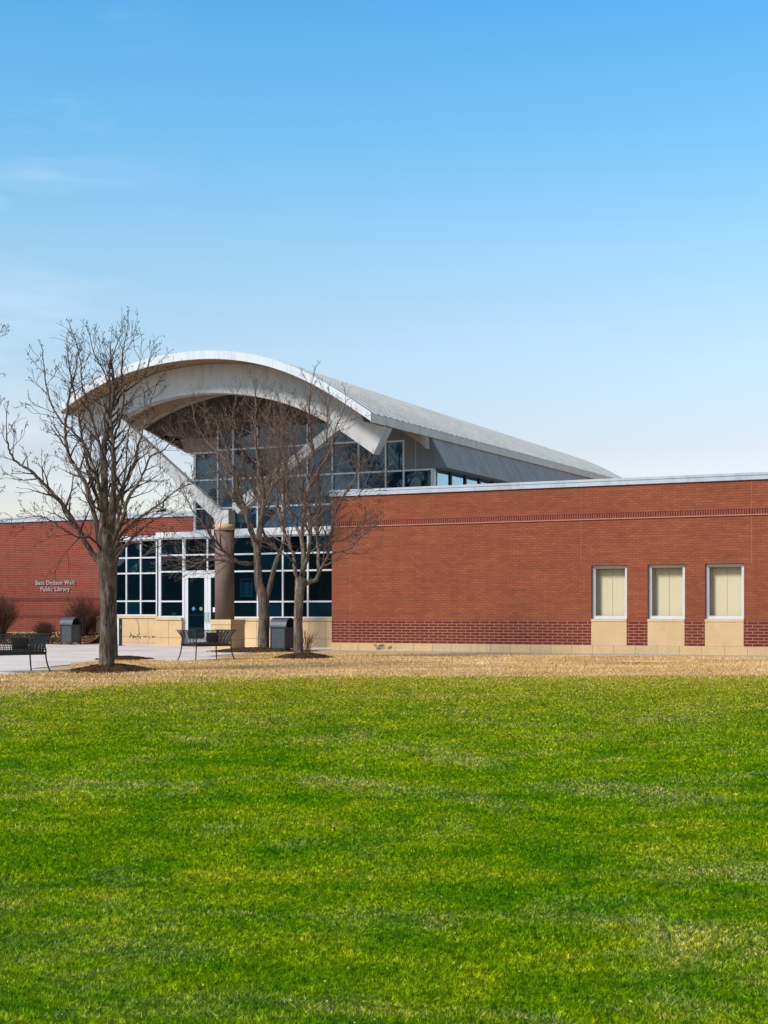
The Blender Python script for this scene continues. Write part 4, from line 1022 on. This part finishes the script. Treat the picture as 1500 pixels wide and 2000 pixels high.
# middle tree, forked low
D2 = EYE*F/(1271.5-HY); f = PX(D2); T = Tree(33); b2 = gnd(516, 1271.5)
trunkprofile(T, [f(515, 1274), f(515, 1240), f(516, 1200), f(513, 1165), f(506, 1140), f(504, 1110), f(502, 1060)], [.185, .165, .16, .165, .13, .12, .115], 14, 8)
trunkprofile(T, [f(520, 1175), f(526, 1150), f(533, 1120), f(540, 1095), f(547, 1080)], [.085, .08, .075, .07, .06], 10, 9)
f2 = f
for P, r0, r1, n_ in [
 ([f(502,1070),f(494,1045,.1),f(482,1010,.2),f(470,980,.4),f(462,940,.4),f(448,905,.4),f(440,865,.5),f(420,820,.6)], .10, .015, 8),
 ([f(503,1065),f(508,1030,-.1),f(515,985,-.2),f(512,940,-.2),f(505,900,-.2),f(498,850,-.2),f(500,800,-.2),f(498,760,-.2)], .10, .014, 8),
 ([f(494,1100),f(470,1100,-.3),f(440,1078,-.5),f(415,1050,-.7),f(395,1020,-.8),f(375,995,-.9),f(360,960,-.9)], .06, .012, 7),
 ([f(494,1100),f(465,1098,-.4),f(440,1096,-.6),f(405,1092,-.8),f(385,1100,-.9),f(350,1090,-1),f(320,1082,-1)], .045, .010, 7),
 ([f(546,1082),f(535,1065,.1),f(520,1055,.2),f(512,1020,.3),f(520,980,.4),f(530,930,.4),f(525,880,.4),f(533,820,.4)], .06, .012, 7),
 ([f(547,1080),f(556,1050,-.2),f(553,1010,-.3),f(560,960,-.4),f(556,910,-.4),f(562,850,-.4),f(548,800,-.4)], .055, .012, 7),
 ([f(500,1060),f(486,1030,-.5),f(480,990,-.7),f(452,965,-.8),f(432,930,-.9),f(405,905,-1),f(385,870,-1),f(350,850,-1)], .055, .010, 7),
 ([f(505,1040),f(512,1000,.5),f(498,960,.7),f(478,920,.8),f(470,860,.9),f(455,815,1),f(462,780,1)], .05, .010, 7),
 ([f(462,940,.4),f(455,910,.6),f(420,880,.8),f(395,850,.9),f(380,820,.9),f(376,790,1)], .038, .008, 6),
 ([f(515,985,-.2),f(532,950,-.5),f(545,905,-.6),f(542,860,-.7),f(520,820,-.7),f(528,790,-.7)], .04, .009, 6),
]:
    T.limb(P, r0, r1, n_, (.25, 1), 8.0, 1.30, r0 > .045)
T.done('bare_tree', b2, 'bare tree forked low, standing between the entrance column and the dark bin')
mound('mulch_mound', b2.x-.15, b2.y-.6, 1.35, 1.5, .11, 'dark mulch around the foot of the low-forked middle tree')
# right-hand tree
D3 = EYE*F/(1285-HY); f = PX(D3); T = Tree(47); b3 = gnd(583, 1285)
trunkprofile(T, [f(583, 1287), f(583, 1260), f(582, 1220), f(583, 1180), f(586, 1150), f(588, 1130)], [.130, .118, .112, .112, .125, .14], 14, 12)
for P, r0, r1, n_ in [
 ([f(590,1142),f(604,1138),f(618,1130,-.1),f(628,1110,-.2),f(640,1085,-.2),f(646,1045,-.3),f(652,1010,-.3),f(668,975,-.3),f(690,940,-.4),f(700,905,-.4)], .065, .011, 8),
 ([f(588,1135),f(594,1095,.1),f(590,1050,.2),f(594,1000,.2),f(606,950,.2),f(612,890,.2),f(606,840,.2),f(604,790,.2),f(608,750,.2)], .075, .012, 8),
 ([f(584,1140),f(576,1110),f(572,1080,.2),f(560,1050,.3),f(548,1010,.4),f(540,970,.5),f(545,910,.5),f(538,860,.5),f(535,800,.5)], .055, .010, 7),
 ([f(588,1125),f(600,1090,-.3),f(606,1050,-.5),f(604,1000,-.6),f(592,950,-.7),f(580,900,-.8),f(570,850,-.8),f(572,800,-.8)], .055, .010, 7),
 ([f(622,1122,-.1),f(622,1090,.1),f(620,1040,.2),f(626,990,.3),f(622,930,.4),f(634,880,.4),f(640,830,.4),f(636,780,.4)], .05, .010, 7),
 ([f(588,1100,.1),f(610,1075,.3),f(640,1060,.3),f(668,1055,.4),f(690,1040,.4),f(715,1010,.5)], .032, .008, 6),
 ([f(640,1085,-.2),f(660,1078,-.4),f(684,1072,-.5),f(702,1050,-.6),f(725,1030,-.6)], .03, .008, 6),
 ([f(590,1050,.2),f(575,1020,.5),f(562,975,.7),f(560,920,.8),f(550,880,.9),f(556,830,1)], .042, .009, 6),
 ([f(606,950,.2),f(625,915,-.2),f(645,880,-.3),f(655,840,-.4),f(672,800,-.4)], .038, .009, 6),
 ([f(668,975,-.3),f(690,975,-.3),f(708,955,-.4),f(722,925,-.4)], .022, .007, 5),
 ([f(580,1105),f(560,1085,-.5),f(540,1075,-.7),f(518,1060,-.8)], .025, .007, 5),
]:
    T.limb(P, r0, r1, n_, (.2, 1), 7.8, 1.10, r0 > .045)
T.done('bare_tree', b3, 'bare tree with a wide upswept crown beside the corner of the brick wing')
mound('mulch_mound', b3.x+.12, b3.y+.05, .70, 1.3, .12, 'dark mulch ring around the foot of the right-hand tree')
# tree off the left edge
f = PX(26); T = Tree(71); b0 = Vector((-9.5, 26, 0))
trunkprofile(T, [b0-Vector((0,0,.05)), b0+Vector((0,0,1.2)), b0+Vector((.05,0,2.2))], [.16, .14, .15], 12, 6)
top0 = b0+Vector((.05, 0, 2.1))
for P, r0, r1 in [([top0, f(-150,990), f(-90,950), f(-45,900), f(-20,860), f(-4,800)], .07, .010), ([top0, f(-200,900), f(-140,800), f(-80,720), f(-45,690), f(-18,660)], .07, .010),
                  ([top0, f(-250,850), f(-240,750), f(-200,650), f(-150,600)], .07, .01), ([top0, f(-180,860), f(-120,800), f(-70,760), f(-30,740)], .05, .01),
                  ([top0, f(-350,850), f(-400,750), f(-420,650)], .07, .01), ([top0, f(-190,1010), f(-120,1000), f(-60,980), f(-25,950)], .05, .01), ([top0, f(-160,760), f(-100,660), f(-70,640), f(-45,610)], .05, .01)]:
    T.limb(P, r0, r1, 7, (.3, 1), 2.4, .7, r0 > .045)
T.done('bare_tree', b0, 'bare tree mostly beyond the left edge of the photo, only its twig tips showing')

# shrubs
def shrub(px_, py_, D, w_, h_, n, seed, label, name='bare_shrub', spread=.55):
    r = random.Random(seed); base = Vector(((px_-HX)/F*D, D, EYE+(HY-py_)/F*D)); g = MB()
    for i in range(n):
        a = r.uniform(0, 6.28); q = r.uniform(0, 1)**.7*w_/2; tx, ty = math.cos(a)*q, math.sin(a)*q
        p = Vector((tx*.18, ty*.18, -.05)); tz = h_*r.uniform(.6, 1.05)*(1-.35*(q/(w_/2))**2); m_ = Vector((tx*.45, ty*.45, tz*.55)); e_ = Vector((tx*1.05, ty*1.05, tz))
        Q = catmull([p, m_+Vector((r.gauss(0, .03), r.gauss(0, .03), 0)), e_], 4); g.tube(Q, [.007*(1-.6*k/len(Q)) for k in range(len(Q))], 3, cap=False)
        for _ in range(3):
            k = r.randrange(2, len(Q)-1); d = (Q[k+1]-Q[k]).normalized()+Vector((r.gauss(0, .5), r.gauss(0, .5), r.gauss(.1, .3))); g.tube([Q[k], Q[k]+d*h_*.14, Q[k]+d*h_*.25+Vector((0, 0, .03))], [.004, .003, .002], 3, cap=False)
    t = empty(name, base); tag(t, label, 'shrub', 'leafless shrubs in the bed'); g.build('branches', M['shrub'], t, recalc=False, smooth=True)
shrub(2, 1247, 51.5, 1.3, 1.5, 330, 1, 'tall leafless brown shrub at the left edge before the brick wall')
shrub(88, 1247, 51, .85, .58, 300, 2, 'low dense reddish shrub left of the dark litter bin')
shrub(163, 1240, 53, 1.5, 1.35, 300, 3, 'leafless shrub behind the litter bin near the big tree')
shrub(600, 1275, 40.5, .7, .75, 26, 4, 'thin wispy sapling shoots right of the right-hand tree', 'sapling_shoots')

# distant evergreen just showing above left wing roof
def blobtree(name, base, w_, h_, n, seed, label, cat='tree', grp=None):
    r = np.random.default_rng(seed); c = r.normal(0, 1, (n, 3)); c /= np.linalg.norm(c, axis=1)[:, None]; c *= r.uniform(.2, 1, (n, 1))**.4
    c *= (1+.25*np.sin(c[:, :1]*7+1)+.2*np.sin(c[:, 1:2]*9)); c[:, 0] *= w_/2; c[:, 1] *= w_/2; c[:, 2] = c[:, 2]*h_*.42+h_*.6
    g = MB(); s_ = h_*.035
    for p in c:
        d1, d2 = r.normal(0, 1, 3)*s_*.35, r.normal(0, 1, 3)*s_*.35; g.add([p-d1, p+d2, p+d1], [(0, 1, 2)])
    t = empty(name, base); tag(t, label, cat, grp); g.build('crown', M['needle'], t, recalc=False)
    MB().tube([(0, 0, 0), (0, 0, h_*.6)], [h_*.03, h_*.015], 8).build('trunk', M['bark'], t); return t
D9 = 95; z_ = EYE+(HY-1018)/F*D9
blobtree('evergreen_tree', Vector(((312-HX)/F*D9, D9, 0)), 1.9, z_, 7000, 4, 'dark evergreen tree top peeking over the left wing roof')

# ------------------------------------------------------------------ benches
def bench(pos, rzv, label):
    t = empty('bench', pos, rzv); tag(t, label, 'bench', 'black steel benches on the plaza')
    L, W_, H_, SH = .98, .56, .72, .40; x1, y1 = L/2, W_/2
    def flare(z): return .088*max(0, (z-.45)/(H_-.45))**2.0*1.1-.02*math.sin(math.pi*min(1, max(0, (z-.2)/.4)))
    # tub: back (y=-), two arms; rods curve outward to the rim
    path = [(-x1, y1)]+[(-x1, -y1)]+[(x1, -y1)]+[(x1, y1)]
    def pt(s_, z):      # s_ in [0, total] along U
        tot = [W_, L, W_]; f_ = flare(z)
        if s_ < W_: x, y, nx_, ny_ = -x1, y1-s_, -1, 0
        elif s_ < W_+L: x, y, nx_, ny_ = -x1+(s_-W_), -y1, 0, -1
        else: x, y, nx_, ny_ = x1, -y1+(s_-W_-L), 1, 0
        return Vector((x+nx_*f_, y+ny_*f_, z))
    tot = 2*W_+L
    def corner(cx, cy, z, k=1): f_ = flare(z)*k; return Vector((cx+math.copysign(f_, cx), cy+math.copysign(f_, cy), z))
    rim = MB(); ring = [corner(-x1, y1, H_), corner(-x1, -y1, H_), corner(x1, -y1, H_), corner(x1, y1, H_)]
    for a, b in zip(ring[:-1], ring[1:]):
        d = (b-a).normalized(); s_ = Vector((-d.y, d.x, 0))*.035; rim.prism([a-s_-d*.03+Vector((0,0,-.006)), a+s_-d*.03+Vector((0,0,-.006)), b+s_+d*.03+Vector((0,0,-.006)), b-s_+d*.03+Vector((0,0,-.006))], [a-s_-d*.03+Vector((0,0,.008)), a+s_-d*.03+Vector((0,0,.008)), b+s_+d*.03+Vector((0,0,.008)), b-s_+d*.03+Vector((0,0,.008))])
    rim.build('top_rail', M['black_metal'], t)
    rods = MB(); n = 30
    for i in range(n*2+1):
        s_ = tot*i/(n*2); thick = i % 4 == 0
        rods.tube([pt(s_, z) for z in (.34, .40, .47, .54, .61, .67, H_)], .010 if thick else .0065, 4)
    for z in (.345, .385, .43, .465, .50, .535, .57, .60, .63, .66):
        lo = [corner(-x1, y1, z), corner(-x1, -y1, z), corner(x1, -y1, z), corner(x1, y1, z)]
        rods.tube(lo, .011 if z in (.345, .43) else .005, 4)
    rods.build('backrest', M['black_metal'], t)
    seat = MB(); 
    for i in range(25):
        x = -x1+.01+i*(L-.02)/24; seat.box(x-.006, x+.006, -y1, y1, SH-.004, SH)
    for i in range(15):
        y = -y1+.01+i*(W_-.02)/14; seat.box(-x1, x1, y-.006, y+.006, SH-.011, SH-.0045)
    seat.box(-x1-.01, x1+.01, y1-.01, y1+.02, SH-.05, SH+.004); seat.box(-x1-.01, x1+.01, -y1-.015, -y1+.01, SH-.05, SH-.012); seat.build('seat', M['black_metal'], t)
    MB().box(-.17, .17, -y1+.03, -y1+.045, .44, .66).build('back_plate', M['can_metal'], t)
    for cx in (-x1, x1):
        for cy in (-y1, y1):
            pts = [corner(cx, cy, H_-.01), corner(cx, cy, .62), corner(cx, cy, .52), corner(cx, cy, .42), corner(cx, cy, .34)]
            q = pts[-1]; sx_, sy_ = math.copysign(1, cx), math.copysign(1, cy)
            pts += [q+Vector((sx_*.008, sy_*.008, -.10)), q+Vector((sx_*.03, sy_*.03, -.22)), q+Vector((sx_*.065, sy_*.065, -.34))]
            MB().tube(catmull(pts, 3), .015, 8).build('leg', M['black_metal'], t, smooth=True)
    return t
p = gnd(403, 1289.3); bench(p, R(43), 'black steel mesh bench before the entrance doors and column')
p = gnd(27, 1313.5); bench(p, R(43), 'black steel mesh bench cut by the left edge of the photo')

# ------------------------------------------------------------------ litter bins
def bin_(pos, label, rot=-al):
    t = empty('litter_bin', pos, rot); tag(t, label, 'litter bin', 'domed dark litter bins')
    w_, d_, H_ = .47, .50, .70; x, y = w_/2, d_/2
    g = MB(); g.box(-x, x, -y, -y+.012, .09, H_); g.box(-x, x, y-.012, y, .09, H_); g.box(-x, -x+.012, -y+.013, y-.013, .09, H_); g.box(x-.012, x, -y+.013, y-.013, .09, H_); g.box(-x+.013, x-.013, -y+.013, y-.013, .09, .11)
    g.build('body', M['can_metal'], t, bevel=.003)
    g = MB()
    for cx in (-x, x):
        for cy in (-y, y): g.box(cx-.016, cx+.016, cy-.016, cy+.016, 0, H_+.005)
    for y_ in (-y, y): g.box(-x+.012, x-.012, y_-.014, y_+.014, .085, .115)
    for x_ in (-x, x): g.box(x_-.014, x_+.014, -y+.012, y-.012, .0852, .1148)
    g.build('frame', M['black_metal'], t)
    g = MB(); n = 20; r0 = y+.045; prof = [(math.cos(math.pi*k/n), math.sin(math.pi*k/n)) for k in range(n+1)]; X0, X1 = -x-.03, x+.06
    for k in range(n):
        (c0, s0), (c1, s1) = prof[k], prof[k+1]
        for q, fl in ((r0, 0), (r0-.014, 1)):
            pass
        o_ = [(X0, r0*c0, H_+.015+r0*s0*.95), (X1, r0*c0, H_+.015+r0*s0*.95), (X1, r0*c1, H_+.015+r0*s1*.95), (X0, r0*c1, H_+.015+r0*s1*.95)]
        q = r0-.016; i_ = [(X0, q*c0, H_+.015+q*s0*.95), (X1, q*c0, H_+.015+q*s0*.95), (X1, q*c1, H_+.015+q*s1*.95), (X0, q*c1, H_+.015+q*s1*.95)]
        g.add(o_+i_, [(0,1,2,3), (7,6,5,4), (0,4,5,1)] if k == 0 else [(0,1,2,3), (7,6,5,4)]); kk = len(g.v)-8
        g.f += [(kk+1, kk+5, kk+6, kk+2), (kk, kk+3, kk+7, kk+4)]
        if k == n-1: g.f.append((kk+2, kk+6, kk+7, kk+3))
    g.build('hood', M['can_metal'], t, recalc=False)
    g = MB(); g.box(-x-.02, x+.03, -y-.03, y+.03, H_+.001, H_+.02); g.build('rim', M['black_metal'], t)
    # back closing plate, inset from the open end
    g = MB(); q = r0-.017; g.add([(x-.14, 0, H_+.02)]+[(x-.14, q*c, H_+.015+q*s*.95) for c, s in prof], [(0, k+1, k+2) for k in range(n)]); g.build('flap', M['black'], t, recalc=False)
    return t
bin_(gnd(138, 1259.5), 'dark metal litter bin with rounded hood beside the mulch bed, left of the big tree')
bin_(gnd(551, 1272.5), 'dark metal litter bin with rounded hood between the two trees by the entrance')

# push-button post
pp = gnd(231, 1261.5); t = empty('push_button_post', pp, -al); tag(t, 'slim white and dark post with a blue door button beside the left window bay', 'post')
MB().box(-.10, .085, -.085, .085, 0, .95).build('post', M['white_metal'], t, bevel=.004)
MB().box(.0855, .10, -.088, .088, 0, .955).build('face_plate', M['can_metal'], t)
MB().box(.1005, .108, -.05, .05, .60, .72).build('button', M['cyan'], t, bevel=.002)
MB().box(-.16, .16, -.15, .15, 0, .02).build('foot_plate', M['can_metal'], t)

# far wood behind the camera (it shows in the window glass)
r = np.random.default_rng(9); n = 60000; ang = r.uniform(R(150), R(300), n); rad_ = r.uniform(75, 95, n)
hk_ = np.clip((ang-R(173))/R(6), 0, 1)
cxs = np.cos(ang)*rad_; cys = np.sin(ang)*rad_; hh = 5.0+5.0*hk_+1.2*np.sin(ang*23)+1.8*np.sin(ang*61+1)+1.0*np.sin(ang*130)
czs = r.uniform(0, 1, n)**.8*hh-.6; g = MB()
d1 = r.normal(0, .85, (n, 3)); d2 = r.normal(0, .85, (n, 3)); c = np.stack([cxs, cys, czs], 1)
V = np.stack([c-d1, c+d2, c+d1], 1).reshape(-1, 3); g.v = [tuple(v) for v in V]; g.f = [(3*i, 3*i+1, 3*i+2) for i in range(n)]
tag(g.build('far_wood', M['needle'], recalc=False), 'belt of distant trees across the lawn, behind the viewer', 'trees', kind='stuff')
